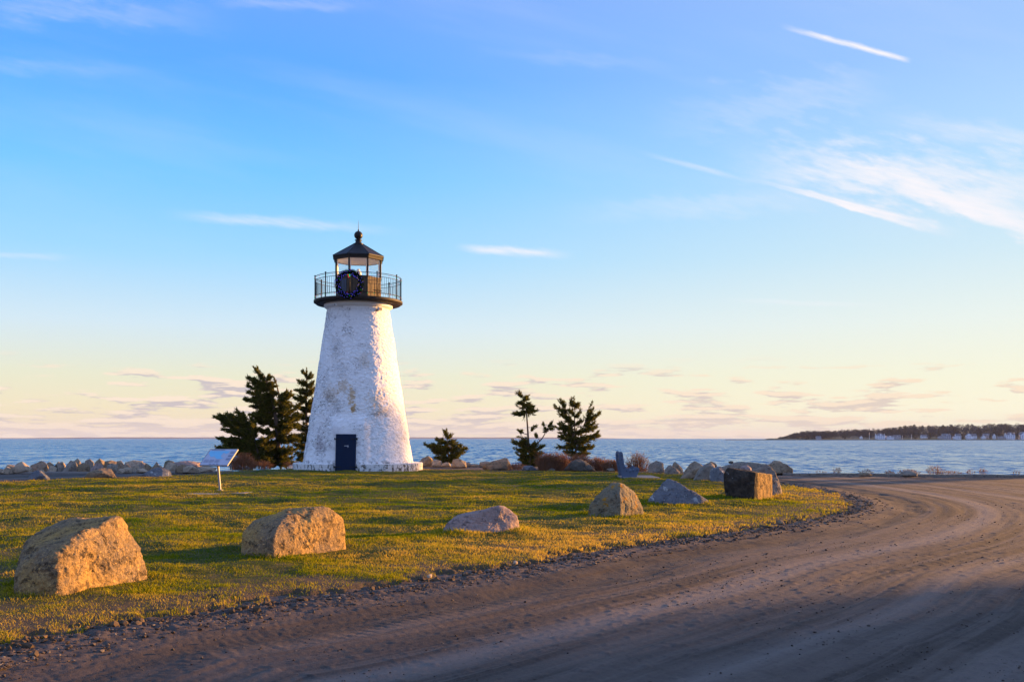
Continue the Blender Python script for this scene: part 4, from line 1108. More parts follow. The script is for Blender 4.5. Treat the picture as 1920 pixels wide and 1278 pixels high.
# ------------------------------------------------------------------ cedars
def leaf_cloud(name, C, Dv, size, mat, parent, g, tint_bias=None):
    """many narrow scale sprays; C centres, Dv main directions"""
    n = len(C); Dv = Dv+g.normal(0, .42, (n, 3)); Dv /= np.linalg.norm(Dv, axis=1)[:, None]+1e-9
    sd = np.cross(Dv, g.normal(size=(n, 3))); sd /= np.linalg.norm(sd, axis=1)[:, None]+1e-9
    L = size*g.uniform(.6, 1.35, n); W = L*.17
    V = np.empty((n, 4, 3)); V[:, 0] = C-Dv*L[:, None]*.3; V[:, 1] = C+sd*W[:, None]; V[:, 2] = C+Dv*L[:, None]; V[:, 3] = C-sd*W[:, None]
    o = mesh_np(name, V.reshape(-1, 3), np.arange(n*4).reshape(-1, 4), mat, parent)
    t = np.clip(g.normal(.5, .22, n)+(0 if tint_bias is None else tint_bias), 0, 1); set_attr(o, 'tint', 'FLOAT', np.repeat(t, 4)); return o


def cedar(label, Y, trunk, limbs, seed, leaf=.17, dens=1.0, depth=.55, mat='cedar', r0=.13, group=None, droop=.0):
    """trunk: pixel polyline(s) bottom to top; limbs: (x0,y0,x1,y1,fill[,bare]) pixel strokes at this distance.
    Each stroke is repeated at several depths about the trunk so that the crown has volume."""
    g = np.random.default_rng(seed); rnd = random.Random(seed)
    b = at(trunk[0][0][0], trunk[0][0][1], Y); root = tag(empty('cedar_tree', (b.x, Y, 0)), label, 'tree', group)
    def loc(px, py, dep): return at(px, py, Y)-Vector((b.x, Y, 0))+Vector((0, dep, 0))
    tm = MB()
    for ti, tl in enumerate(trunk):
        pts = catmull([tuple(loc(px, py, 0)) for px, py in tl], 4); m = len(pts)
        if ti == 0: pts[0] = (pts[0][0], pts[0][1], -.1)
        rr = r0*(1 if ti == 0 else .6); tm.tube(pts, [max(.012, rr*(1-.92*i/(m-1))) for i in range(m)], 7)
    C = []; D = []
    bm_ = MB(); limbs = list(limbs)
    for lb in list(limbs):
        if len(lb) < 6:
            f = rnd.uniform(.5, .9); dy = rnd.uniform(-7, 7)
            limbs.append((lb[0]+rnd.uniform(-1, 1), lb[1]+dy*.6, lb[0]+(lb[2]-lb[0])*f+rnd.uniform(-3, 3), lb[1]+(lb[3]-lb[1])*f+dy, lb[4]*.7))
    for lb in limbs:
        x0, y0, x1, y1, fill = lb[:5]; bare = lb[5] if len(lb) > 5 else 0.0
        p0 = loc(x0, y0, 0); p1 = loc(x1, y1, 0); L = (p1-p0).length
        reps = 1 if bare > .6 else max(2, int(round(fill*2.2)))
        for rep in range(reps):
            dep = rnd.uniform(-1, 1)*depth*(.35+.65*min(1, L/1.2)) if rep else rnd.uniform(-.2, .2)
            sh = 1.0 if rep == 0 else rnd.uniform(.55, .98)
            q1 = p0+(p1-p0)*sh+Vector((0, dep, rnd.uniform(-.08, .08)*L)); q0 = p0+Vector((0, 0, rnd.uniform(-.12, .12)*L if rep else 0))
            mid = (q0+q1)/2+Vector((0, 0, -.07*L+droop*L)); pts = catmull([tuple(q0), tuple(mid), tuple(q1)], 4)
            bm_.tube(pts, [max(.006, .034*(1-.85*i/8)*min(1.4, L)) for i in range(len(pts))], 4, cap=False)
            nsp = max(3, int(L*6.0*dens))
            for k in range(nsp):
                u = bare+(1-bare)*((k+rnd.random())/nsp)
                u = min(u, .995); seg = u*8; ii = min(int(seg), 7); a = np.array(pts[ii]); c = np.array(pts[ii+1]); pc_ = a+(c-a)*(seg-ii); dr = (c-a)/(np.linalg.norm(c-a)+1e-9)
                # spray: a short side shoot
                sh_dir = dr*.9+np.array([rnd.gauss(0, .55), rnd.gauss(0, .7), rnd.gauss(.28, .45)]); sh_dir /= np.linalg.norm(sh_dir)
                sl = (.16+.24*(1-u))*min(1.3, .6+L*.4)*rnd.uniform(.5, 1.2)
                nl = int(12+20*(sl/.3))
                tloc = np.array([rnd.random() for _ in range(nl)])[:, None]
                C.append(pc_+sh_dir*sl*tloc+g.normal(0, .04, (nl, 3))); D.append(np.repeat((sh_dir*.8+dr*.5)[None], nl, 0))
    # leader tips
    for tl in trunk:
        pts = [np.array(loc(px, py, 0)) for px, py in tl[-2:]]; dr = pts[1]-pts[0]; Lr = np.linalg.norm(dr); dr /= Lr+1e-9
        n = int(90*min(1.0, Lr)); u = g.random(n)**.7; rad = .16*(1-u)+.015
        C.append(pts[0]+dr*Lr*u[:, None]*1.0+g.normal(0, 1, (n, 3))*rad[:, None]*.7); D.append(np.repeat((dr*.9)[None], n, 0))
    tr = tm.build('trunk', MAT['bark'], root, True); bm_.build('branches', MAT['bark'], tr, True)
    C = np.concatenate(C); D = np.concatenate(D)
    leaf_cloud('crown', C, D, leaf, MAT[mat], root, g)
    return root


CG = 'cedars growing along the water'
cedar('large windswept cedar with two tops left of the lighthouse', 63.5,
      [[(524, 872), (519, 800), (508, 735), (493, 706), (476, 689)], [(519, 800), (524, 755), (519, 722), (513, 706)]],
      [(497, 712, 482, 694, 1.0), (505, 728, 465, 708, 1.3), (500, 716, 508, 707, 1.0), (506, 733, 464, 721, 1.3), (508, 742, 468, 738, 1.4), (510, 752, 461, 749, 1.6), (512, 762, 472, 762, 1.6), (514, 772, 484, 772, 1.8), (514, 780, 470, 778, 1.6), (516, 790, 480, 790, 2.2),
       (520, 740, 510, 728, 1.0), (522, 748, 536, 733, 1.1), (523, 752, 548, 735, 1.4), (523, 760, 540, 750, 1.6), (522, 770, 545, 760, 1.8), (520, 782, 558, 764, 2.0), (519, 795, 562, 780, 2.2), (519, 806, 556, 800, 2.4), (519, 812, 485, 806, 2.4), (520, 826, 560, 822, 2.2), (520, 832, 480, 828, 2.4), (521, 846, 556, 842, 2.2), (521, 850, 486, 848, 2.4), (522, 860, 545, 858, 2.2), (522, 862, 496, 862, 2.2), (508, 745, 530, 760, 1.2), (519, 800, 500, 790, 2.0), (519, 808, 540, 806, 2.0), (500, 720, 516, 724, .8), (521, 866, 490, 868, 2.2), (522, 868, 552, 866, 2.2), (521, 856, 535, 852, 2.0), (520, 842, 500, 838, 2.2), (519, 820, 538, 814, 2.2), (512, 768, 528, 772, 1.6), (509, 752, 494, 758, 1.6)], 1, dens=1.6, depth=1.2, r0=.17, leaf=.165, group=CG)
cedar('low spreading cedar reaching left beside the information sign', 62.5,
      [[(488, 872), (482, 840), (470, 808), (456, 786), (449, 772)]],
      [(470, 806, 401, 777, 2.0), (462, 795, 414, 780, 1.6), (464, 797, 430, 774, 1.6), (458, 788, 447, 770, 1.2), (466, 800, 420, 795, 2.0), (468, 803, 440, 790, 1.8), (470, 806, 472, 780, 1.4), (474, 815, 425, 806, 1.8), (476, 820, 480, 792, 1.6), (478, 826, 409, 820, 2.0), (480, 832, 408, 838, 2.0), (480, 834, 430, 828, 1.8), (482, 842, 420, 846, 1.8), (484, 848, 440, 852, 2.0), (485, 853, 452, 862, 2.0), (486, 858, 470, 866, 1.6), (482, 836, 510, 820, 1.8), (484, 846, 512, 840, 1.8), (486, 864, 444, 868, 1.8), (486, 866, 510, 864, 1.8), (484, 856, 505, 852, 1.8)], 2, dens=1.45, depth=1.1, r0=.12, leaf=.165, group=CG)
cedar('slender upright cedar half hidden behind the left side of the lighthouse', 66.0,
      [[(576, 870), (575, 800), (574, 740), (575, 690)]],
      [(575, 705, 567, 697, .9), (575, 712, 585, 706, .9), (575, 722, 560, 715, 1.2), (575, 726, 588, 718, 1.1), (575, 735, 558, 730, 1.4), (575, 742, 591, 730, 1.3), (575, 752, 553, 745, 1.6), (575, 758, 592, 745, 1.5), (575, 768, 556, 762, 1.7), (575, 772, 594, 762, 1.6), (575, 784, 552, 776, 1.8), (575, 790, 594, 780, 1.6), (575, 802, 550, 795, 2.0), (575, 808, 592, 798, 1.8), (575, 820, 551, 815, 2.0), (575, 826, 592, 818, 1.8), (575, 838, 553, 834, 2.0), (575, 850, 556, 850, 2.0), (575, 852, 590, 846, 1.8), (575, 860, 560, 862, 1.8)], 3, dens=1.7, depth=1.0, r0=.12, leaf=.15, group=CG)
cedar('small bushy cedar right of the lighthouse', 60.0,
      [[(843, 872), (840, 845), (838, 822), (837, 804)]],
      [(838, 818, 833, 811, .8), (838, 822, 845, 816, .8), (839, 830, 818, 824, 1.2), (839, 832, 856, 832, 1.2), (840, 838, 812, 833, 1.2), (840, 842, 798, 833, 1.6), (840, 844, 865, 839, 1.5), (841, 850, 810, 846, 1.4), (841, 852, 873, 842, 1.5), (842, 858, 816, 857, 1.5), (842, 860, 866, 852, 1.5), (842, 864, 826, 866, 1.2), (842, 866, 858, 862, 1.0)], 4, dens=1.5, depth=.7, r0=.07, leaf=.13, group=CG)
cedar('thin cedar with a bare middle and a dead side branch', 61.0,
      [[(995, 874), (991, 830), (988, 785), (984, 757), (974, 732)], [(999, 838), (1016, 822), (1026, 804), (1033, 794)]],
      [(979, 742, 970, 737, .7), (981, 748, 990, 742, .8), (983, 756, 973, 754, .9), (984, 760, 1000, 762, 1.2), (985, 764, 972, 762, 1.0), (986, 770, 1008, 768, 1.3), (987, 774, 975, 780, 1.0), (987, 774, 964, 775, 1.3, .35), (986, 768, 998, 775, 1.1),
       (988, 800, 1002, 799, 1, .85), (989, 815, 974, 808, 1, .6), (989, 812, 998, 806, 1, .7), (990, 826, 975, 820, 1.1), (1012, 826, 1005, 815, .7, .5), (1026, 806, 1020, 796, .6, .7), (1028, 800, 1034, 794, .8), (1026, 804, 1023, 808, .6),
       (991, 836, 962, 829, 1.6), (991, 838, 1006, 830, 1.4), (992, 845, 966, 843, 1.6), (992, 847, 1018, 836, 1.5), (993, 854, 970, 852, 1.8), (993, 857, 1018, 848, 1.7), (994, 862, 974, 862, 1.8), (994, 864, 1014, 860, 1.8), (994, 868, 980, 870, 1.6), (994, 868, 1008, 868, 1.6), (993, 850, 1010, 852, 1.6)], 5, dens=1.5, depth=.6, r0=.085, leaf=.135, group=CG)
cedar('bushy open cedar with several leaders behind the wide dark boulder', 62.0,
      [[(1080, 872), (1079, 830), (1077, 780), (1076, 744)], [(1079, 840), (1070, 790), (1058, 760), (1051, 748)], [(1080, 846), (1094, 800), (1104, 772), (1110, 753)], [(1075, 872), (1074, 830), (1072, 790), (1068, 765)]],
      [(1077, 758, 1071, 750, .8), (1077, 762, 1084, 756, .9), (1064, 772, 1041, 762, 1.3), (1060, 764, 1050, 752, .9), (1070, 788, 1048, 772, 1.3), (1077, 776, 1066, 768, 1.0), (1077, 780, 1088, 770, 1.1), (1100, 782, 1114, 766, 1.1), (1098, 790, 1124, 774, 1.5), (1078, 792, 1062, 788, 1.3), (1078, 796, 1090, 788, 1.3), (1096, 798, 1116, 792, 1.2), (1072, 806, 1040, 800, 1.8), (1078, 810, 1058, 806, 1.6), (1079, 815, 1098, 808, 1.6), (1079, 824, 1046, 818, 1.8), (1080, 828, 1108, 820, 1.6), (1080, 826, 1122, 814, 1.7), (1080, 838, 1047, 838, 1.7), (1080, 842, 1112, 838, 1.6), (1080, 848, 1060, 848, 1.2), (1080, 852, 1104, 850, 1.2), (1080, 834, 1064, 832, 1.6), (1094, 806, 1118, 800, 1.2)], 6, dens=1.35, depth=.85, r0=.08, leaf=.135, group=CG)

# ------------------------------------------------------------------ dry shrubs and grass tufts
def shrub(label, px0, px1, yt, yb, n, seed, mat='twig', name='dry_shrub', cat='shrub', seeds=.5, rad=.006, Y=None, group='dry brown shrubs along the water', curl=.35):
    g = random.Random(seed); G = np.random.default_rng(seed); Y = Y or dist_at(yb)
    xc = ((px0+px1)/2-CX)/FPX*Y; W = (px1-px0)/FPX*Y; H = (yb-yt)/FPX*Y
    root = tag(empty(name, (xc, Y, 0)), label, cat, group); mb = MB(); C = []; D = []
    for k in range(n):
        u = g.uniform(-.5, .5); x0 = u*W*.8; y0 = g.uniform(-.35, .35)*min(W, 1.2); h = H*(1-.55*abs(2*u)**2.5)*g.uniform(.45, 1.02)
        lx = u*W*.25+g.gauss(0, .2)*h; ly = g.gauss(0, .2)*h
        pts = [(x0, y0, -.03), (x0+lx*.25, y0+ly*.25, h*.4), (x0+lx*.6, y0+ly*.6, h*.78), (x0+lx+g.gauss(0, curl)*h*.25, y0+ly, h*(1-curl*.15))]
        mb.tube(pts, [rad, rad*.85, rad*.65, rad*.3], 3, cap=False)
        for j in range(2):
            t = g.uniform(.35, .9); b = Vector(pts[1]).lerp(Vector(pts[3]), t); e = b+Vector((g.gauss(0, .14), g.gauss(0, .14), g.uniform(.05, .2)))*h
            mb.tube([b, (b+e)/2+Vector((0, 0, .01)), e], [rad*.55, rad*.45, rad*.2], 3, cap=False); C.append(tuple(e)); D.append((0, 0, 1))
        C.append(pts[3]); D.append((lx, ly, h))
    mb.build('stems', MAT[mat], root)
    if seeds > 0:
        C = np.repeat(np.array(C), max(1, int(4*seeds)), 0); D = np.repeat(np.array(D, float), max(1, int(4*seeds)), 0)
        C = C+G.normal(0, .04, C.shape)*min(1, H); leaf_cloud('seed_heads', C, D, .055*min(1.0, H+.35), MAT['dry_leaf'], root, G)
    return root
for k, a in enumerate([
    ('tangled brown brambles at the foot of the low spreading cedar', 428, 478, 848, 880, 323),
    ('low brown brush under the two topped cedar', 470, 512, 862, 878, 133),
    ('reddish brown shrub between the thin cedar and the bushy cedar', 1008, 1046, 845, 881, 437),
    ('reddish brown shrub left of the wide dark boulder', 1036, 1066, 848, 881, 323),
    ('dense brown shrub behind the wide dark boulder', 1058, 1110, 850, 879, 437),
    ('brown shrub right of the wide dark boulder', 1104, 1136, 856, 881, 323),
    ('low reddish shrub directly left of the bench', 1128, 1162, 860, 882, 285),
    ('tall thin dry stalks standing behind the bench', 1176, 1214, 846, 882, 171),
    ('low brown scrub under the thin cedar', 952, 990, 866, 879, 114)]):
    shrub(*a, seed=500+k, rad=.008)
shrub('bare tufted brush at the left foot of the lighthouse', 530, 556, 864, 878, 50, 515)
for k, a in enumerate([
    ('small dry tuft at the left of the right shoreline', 1564, 1576, 877, 890.5, 36),
    ('dry yellow tuft on the low tan shoreline stone', 1610, 1636, 880, 891, 46),
    ('low green and brown tussock between the shoreline stones', 1660, 1677, 884, 891.5, 60),
    ('dry grass clump around the rounded grey shoreline stone', 1686, 1722, 881, 892, 90),
    ('tallest dry stalks of the right shoreline', 1738, 1766, 874, 892, 60),
    ('low green tussock right of the tallest stalks', 1752, 1802, 885, 892.5, 110),
    ('sparse dry stalks right of the low green tussock', 1812, 1828, 881, 892.5, 24),
    ('thin forked stalks near the right end of the shoreline', 1836, 1852, 879, 893, 24),
    ('faint dry stalks at the right end of the shoreline', 1900, 1912, 884, 893, 16),
    ('few dry stalks at the left end of the right shoreline', 1528, 1548, 880, 890, 14)]):
    shrub(*a, seed=530+k, mat='twig_pale', name='grass_tuft', cat='grass tuft', rad=.005, Y=45.6, group='dry tufts on the right shoreline')
# kerb edges: pale low curb on the left road, dark edging on the right shore
def curb(name, label, pts, w, h, mat):
    V = []
    for i, (x, y) in enumerate(pts):
        a = pts[max(0, i-1)]; b = pts[min(len(pts)-1, i+1)]; L = math.hypot(b[0]-a[0], b[1]-a[1]); nx, ny = -(b[1]-a[1])/L, (b[0]-a[0])/L
        V += [(x-nx*w/2, y-ny*w/2, -.2), (x-nx*w/2, y-ny*w/2, h-.02), (x-nx*(w/2-.02), y-ny*(w/2-.02), h), (x+nx*(w/2-.02), y+ny*(w/2-.02), h), (x+nx*w/2, y+ny*w/2, h-.02), (x+nx*w/2, y+ny*w/2, -.2)]
    F = [[i*6+k, i*6+k+1, (i+1)*6+k+1, (i+1)*6+k] for i in range(len(pts)-1) for k in range(5)]
    V = np.array(V); V[:, 2] += fbm(V*.6, 3)*.02
    return tag(mesh_np(name, V, F, mat), label, 'kerb')
curb('kerb', 'pale low concrete kerb below the waterfront stones', catmull([(-45, 47.2), (-26, 48.2), (-19, 48.8), (-14, 49.8)], 14), .16, .03, MAT['concrete'])
curb('kerb', 'dark low kerb between the dirt road and the right shore', catmull([(12.5, 46.0), (16, 45.2), (23, 43.9), (33, 45.4)], 14), .30, .06, MAT['granite_grey'])

# ------------------------------------------------------------------ far shore with houses, far hills
PD = 1500.0; PM = PD/FPX
sky_prof = [(1440, 0), (1462, 1), (1470, 6), (1490, 14), (1510, 18.5), (1530, 17.5), (1560, 18), (1580, 20), (1620, 20.5), (1665, 23), (1690, 26), (1702, 27.5), (1730, 28), (1770, 27.5), (1800, 29), (1852, 32), (1880, 32), (1915, 31), (1960, 32), (2100, 34), (2300, 30)]
spx = np.array([p[0] for p in sky_prof], float); sph = np.array([p[1] for p in sky_prof], float)


def far_land():
    pxs = np.arange(1360, 2320, 8.0); V = []; rows = [0, 12, 40, 120, 330]
    n = len(pxs); rise = np.interp(pxs, spx, sph)*PM*.42
    for j, dy in enumerate(rows):
        k = [0, .10, .16, .55, 1][j]
        for i, px in enumerate(pxs):
            Yv = PD+dy+8*math.sin(px*.05); z = sea_z-.4 if j == 0 else sea_z+[0, 1.3, 2.4, 0, 0][j] if j < 3 else sea_z+2.4+rise[i]*k
            if px < 1440 and j: z = sea_z+.55*[0, 1, 1.4, 1.2, .5][j]
            V.append(((px-CX)/FPX*Yv, Yv, z))
    F = [[j*n+i, j*n+i+1, (j+1)*n+i+1, (j+1)*n+i] for j in range(len(rows)-1) for i in range(n-1)]
    return tag(mesh_np('far_shore_terrain', np.array(V), F, MAT['far_ground'], smooth=True), kind='structure')
def far_ground_mat():
    m, N = new_mat('far_shore_ground'); g = N.n('ShaderNodeNewGeometry').outputs['Position']; z = N.sep(g)[2]
    n = N.noise(g, .05, 4.0); c = N.mix(N.smooth(n, .4, .6), (.16, .115, .05), (.25, .18, .10)); c = N.mix(N.smooth(z, sea_z+1.5, sea_z+.6), c, (.03, .025, .02))
    finish(N, pbsdf(N, c, .95, None, .1)); return m
MAT['far_ground'] = far_ground_mat(); far_land()
MAT['bare_wood'] = leaf_mat('bare_wood', (.016, .017, .021), (.024, .023, .027), (.036, .031, .030), .1)
MAT['far_pine'] = leaf_mat('far_pine', (.010, .013, .010), (.018, .021, .014), (.03, .03, .018), .1)


def crowns(name, items, mat, parent, seed, nl=70, size=1.5, upright=False):
    """items: (x, y, zbase, height, radius)"""
    g = np.random.default_rng(seed); C = []; D = []
    for (x, y, z, h, r) in items:
        k = int(nl*min(2.0, h/10)); u = g.random(k)**.8; q = g.uniform(0, 2*PI, k)
        rr = r*(1-.75*u if upright else np.sqrt(np.clip(1-((u-.55)/.5)**2, .05, 1)))*np.sqrt(g.random(k))
        C.append(np.stack([x+rr*np.cos(q), y+rr*np.sin(q), z+h*(.08+.92*u)], 1)); D.append(np.repeat([[0, 0, 1.2]], k, 0)+g.normal(0, .5, (k, 3)))
    return leaf_cloud(name, np.concatenate(C), np.concatenate(D), size, mat, parent, g)
g = np.random.default_rng(77); items = []
for k in range(1700):
    px = g.uniform(1462, 2280); lay = g.random(); top = np.interp(px, spx, sph)*PM; Yv = PD+45+lay*220
    if px < 1560: Yv = PD+25+lay*60
    zt = sea_z+top*(.62+.38*lay)*g.uniform(.93, 1.01); h = min(14, max(3, top*.72))*g.uniform(.8, 1.1); x = (px-CX)/FPX*Yv
    items.append((x, Yv, max(sea_z+1.2, zt*Yv/PD-h), h, g.uniform(3, 5.5)))
tag(crowns('far_woodland', items, MAT['bare_wood'], None, 5, 110, 1.25), 'grey brown leafless wood covering the far shore', 'woodland', kind='stuff')


def far_tree(label, px0, px1, h_px, seed, dy, upright, base_px=5.0, mat='far_pine', group='dark evergreens on the far shore'):
    Yv = PD+dy; x = ((px0+px1)/2-CX)/FPX*Yv; z0 = sea_z+2.2+(base_px-5)*PM; h = h_px*PM; r = (px1-px0)/2*PM
    root = tag(empty('evergreen_tree', (x, Yv, z0)), label, 'tree', group)
    MB().tube([(0, 0, -.5), (0, 0, h*.4), (0, 0, h*.85)], [.35, .25, .08], 6).build('trunk', MAT['bark'], root)
    crowns('crown', [(0, 0, 0, h, r)], MAT[mat], root, seed, 260, 1.5, upright)
for k, a in enumerate([
    ('round dark evergreen left of the tallest flagpole on the far shore', 1578, 1590, 9, 14, False, 3.5),
    ('broad dark evergreen between the flagpole and the grey gabled house', 1709, 1723, 12, 16, False, 3.5),
    ('narrow dark evergreen beside the dark roofed house', 1854, 1860, 12, 18, True, 3.5),
    ('dark evergreen left of the rightmost far house', 1904, 1912, 13, 16, True, 3.5),
    ('dark bushy evergreen right of the white chimney house', 1800, 1808, 8, 18, False, 3.5),
    ('dark low evergreen at the point of the far shore', 1508, 1518, 7, 12, False, 2.5),
    ('dark evergreen in front of the half hidden white house', 1738, 1747, 9, 14, False, 3.5)]):
    far_tree(a[0], a[1], a[2], a[3], 600+k, a[4], a[5], a[6])
for k, (px, lab) in enumerate([(1675, 'leftmost ragged pine on the far ridge'), (1688, 'second ragged pine from the left on the far ridge'), (1697, 'ragged pine on the far ridge above the low grey roofed houses'), (1713, 'ragged pine on the far ridge above the broad dark evergreen'),
                               (1730, 'tall ragged pine on the far ridge above the half hidden white house'), (1742, 'ragged pine on the far ridge right of the tall one'), (1767, 'ragged pine on the far ridge above the grey gabled house'), (1782, 'ragged pine on the far ridge left of the white chimney house'), (1866, 'wide crowned pine standing above the dark roofed house')]):
    h0 = np.interp(px, spx, sph); far_tree(lab, px-3-(k*7%3), px+3+(k*5%4), 12+(k*5%4)-1 if k < 8 else 18, 640+k, 180 if k < 8 else 40, False, base_px=5+h0*1.0-13 if k < 8 else 10, group='ragged pines on the far ridge')

MAT['house_white'] = paint_mat('house_white', (.72, .73, .76), .7, .05, .5); MAT['house_grey'] = paint_mat('house_grey', (.36, .35, .36), .8, .1, .5)
MAT['roof_grey'] = paint_mat('roof_grey', (.13, .125, .135), .8, .15, .5); MAT['pane'] = paint_mat('pane', (.04, .05, .07), .15, .1, 1.0, spec=.6); MAT['brick'] = paint_mat('brick_red', (.25, .13, .09), .9, .2, 1.0)


def house(label, px0, px1, h_px, wall, seed, gable='side', wing=None, dy=20, chimney=False, nwin=3, floors=2, hip=False):
    g = random.Random(seed); Yv = PD+dy; W = (px1-px0)*PM; x = ((px0+px1)/2-CX)/FPX*Yv; z0 = sea_z+2.0
    root = tag(empty('house', (x, Yv, z0), R(g.uniform(-8, 8))), label, 'house', 'houses on the far shore')
    H = h_px*PM; D = min(9.0, W*.75); he = H*.60; roofm = MAT['roof_grey']
    wl = MB().box((0, 0, he/2-.5), (W, D, he+1.0))
    if gable == 'front': wl.add([(-W/2, -D/2, he), (W/2, -D/2, he), (0, -D/2, H)], [[0, 1, 2]])
    else: wl.add([(-W/2, -D/2, he), (-W/2, D/2, he), (-W/2, 0, H), (W/2, -D/2, he), (W/2, D/2, he), (W/2, 0, H)], [[0, 1, 2], [3, 4, 5]])
    if wing: wl.box((wing*(W/2+W*.22), 0, he*.32), (W*.44, D*.8, he*.64+1))
    wl.build('wall', MAT[wall], root)
    o = .35; rb = MB()
    if gable == 'front': rb.add([(-W/2-o, -D/2-o, he-.2), (0, -D/2-o, H+.15), (W/2+o, -D/2-o, he-.2), (-W/2-o, D/2+o, he-.2), (0, D/2+o, H+.15), (W/2+o, D/2+o, he-.2)], [[0, 1, 4, 3], [1, 2, 5, 4]])
    elif hip: rb.add([(-W/2-o, -D/2-o, he), (W/2+o, -D/2-o, he), (W/2+o, D/2+o, he), (-W/2-o, D/2+o, he), (-W*.18, 0, H), (W*.18, 0, H)], [[0, 1, 5, 4], [1, 2, 5], [2, 3, 4, 5], [3, 0, 4]])
    else: rb.add([(-W/2-o, -D/2-o, he-.2), (W/2+o, -D/2-o, he-.2), (W/2+o, 0, H+.15), (-W/2-o, 0, H+.15), (-W/2-o, D/2+o, he-.2), (W/2+o, D/2+o, he-.2)], [[0, 1, 2, 3], [3, 2, 5, 4]])
    if wing:
        wc_ = wing*(W/2+W*.22); ww = W*.44; zh = he*.64; rb.add([(wc_-ww/2, -D*.45, zh-.1), (wc_+ww/2, -D*.45, zh-.1), (wc_+ww/2, 0, zh+H*.2), (wc_-ww/2, 0, zh+H*.2), (wc_-ww/2, D*.45, zh-.1), (wc_+ww/2, D*.45, zh-.1)], [[0, 1, 2, 3], [3, 2, 5, 4]])
    rf = rb.build('roof', roofm, root)
    if gable == 'side' and W > 9: # dormer gable
        MB().add([(-W*.14, -D/2-.1, he-.1), (W*.14, -D/2-.1, he-.1), (0, -D/2-.1, he+H*.28), (-W*.14, 0, he-.1), (W*.14, 0, he-.1), (0, 0, he+H*.28)], [[0, 1, 2], [0, 2, 5, 3], [1, 4, 5, 2]]).build('dormer', MAT[wall], rf)
    if chimney: MB().box((W*.22, 0, H+.3), (.9, .9, 2.4)).build('chimney', MAT['brick'], rf)
    for f in range(floors):
        for k in range(nwin):
            u = (-.5+(k+.5)/nwin)*W*.9; zc = he*(.28+.45*f) if floors > 1 else he*.5
            wd = MB().box((u, -D/2-.03, zc), (1.15, .10, he*.20)); wd.build('window', MAT['pane'], root)
for a in [dict(label='large white far house with a grey hipped roof right of the flagpole', px0=1642, px1=1658, h_px=10.5, wall='house_white', seed=1, hip=True, nwin=4),
          dict(label='long low grey roofed far house with a white front', px0=1660, px1=1674, h_px=6.0, wall='house_white', seed=2, nwin=4, floors=1),
          dict(label='low grey far house at the right end of the low pair', px0=1675, px1=1688, h_px=7.0, wall='house_grey', seed=3, gable='side', nwin=3, floors=1),
          dict(label='tiny white far cottage left of the flagpole', px0=1612, px1=1617, h_px=5.5, wall='house_white', seed=4, gable='front', nwin=1, floors=1),
          dict(label='half hidden pale far house behind evergreens', px0=1727, px1=1738, h_px=8, wall='house_white', seed=5, dy=40, nwin=3),
          dict(label='wide grey gabled far house with white gable front', px0=1766, px1=1781, h_px=9.5, wall='house_grey', seed=6, nwin=3, wing=-1),
          dict(label='white far house with a brick chimney', px0=1791, px1=1801, h_px=9.5, wall='house_white', seed=7, chimney=True, nwin=3, wing=-1),
          dict(label='white far house with a steep front gable', px0=1811, px1=1820, h_px=10.5, wall='house_white', seed=8, gable='front', nwin=2, wing=1),
          dict(label='white far house with a dark roof joined to the steep gabled one', px0=1820, px1=1830, h_px=9.5, wall='house_white', seed=9, dy=26, nwin=3),
          dict(label='small white gable fronted far house left of the dark roof', px0=1840, px1=1847, h_px=6.5, wall='house_white', seed=10, gable='front', nwin=2, floors=1),
          dict(label='dark roofed far house behind the small gable fronted one', px0=1843, px1=1856, h_px=10, wall='house_grey', seed=11, dy=34, nwin=3),
          dict(label='narrow white far house right of the narrow evergreen', px0=1861, px1=1866, h_px=9.5, wall='house_white', seed=12, gable='front', nwin=1),
          dict(label='low dark far boathouse left of the big white house', px0=1870, px1=1882, h_px=4.5, wall='house_grey', seed=13, nwin=3, floors=1),
          dict(label='big white far house with a broad roof, second from the right', px0=1885, px1=1901, h_px=12, wall='house_white', seed=14, nwin=4, hip=True),
          dict(label='white gabled far house cut by the right frame edge', px0=1910, px1=1926, h_px=13, wall='house_white', seed=15, nwin=3, gable='front'),
          dict(label='small lavender far cottage near the point', px0=1530, px1=1539, h_px=5, wall='house_grey', seed=16, nwin=2, floors=1)]:
    house(**a)
for k, (px, h, lab) in enumerate([(1630, 13, 'tallest white flagpole on the far shore'), (1709, 9, 'white flagpole beside the broad dark evergreen on the far shore'), (1692, 7, 'short thin pole right of the low grey far house')]):
    Yv = PD+10; o = MB().tube([(0, 0, -.5), (0, 0, h*PM)], [.28, .16], 6).build('flagpole', MAT['white_paint'], None, loc=((px-CX)/FPX*Yv, Yv, sea_z+1.5)); tag(o, lab, 'flagpole', 'flagpoles on the far shore')


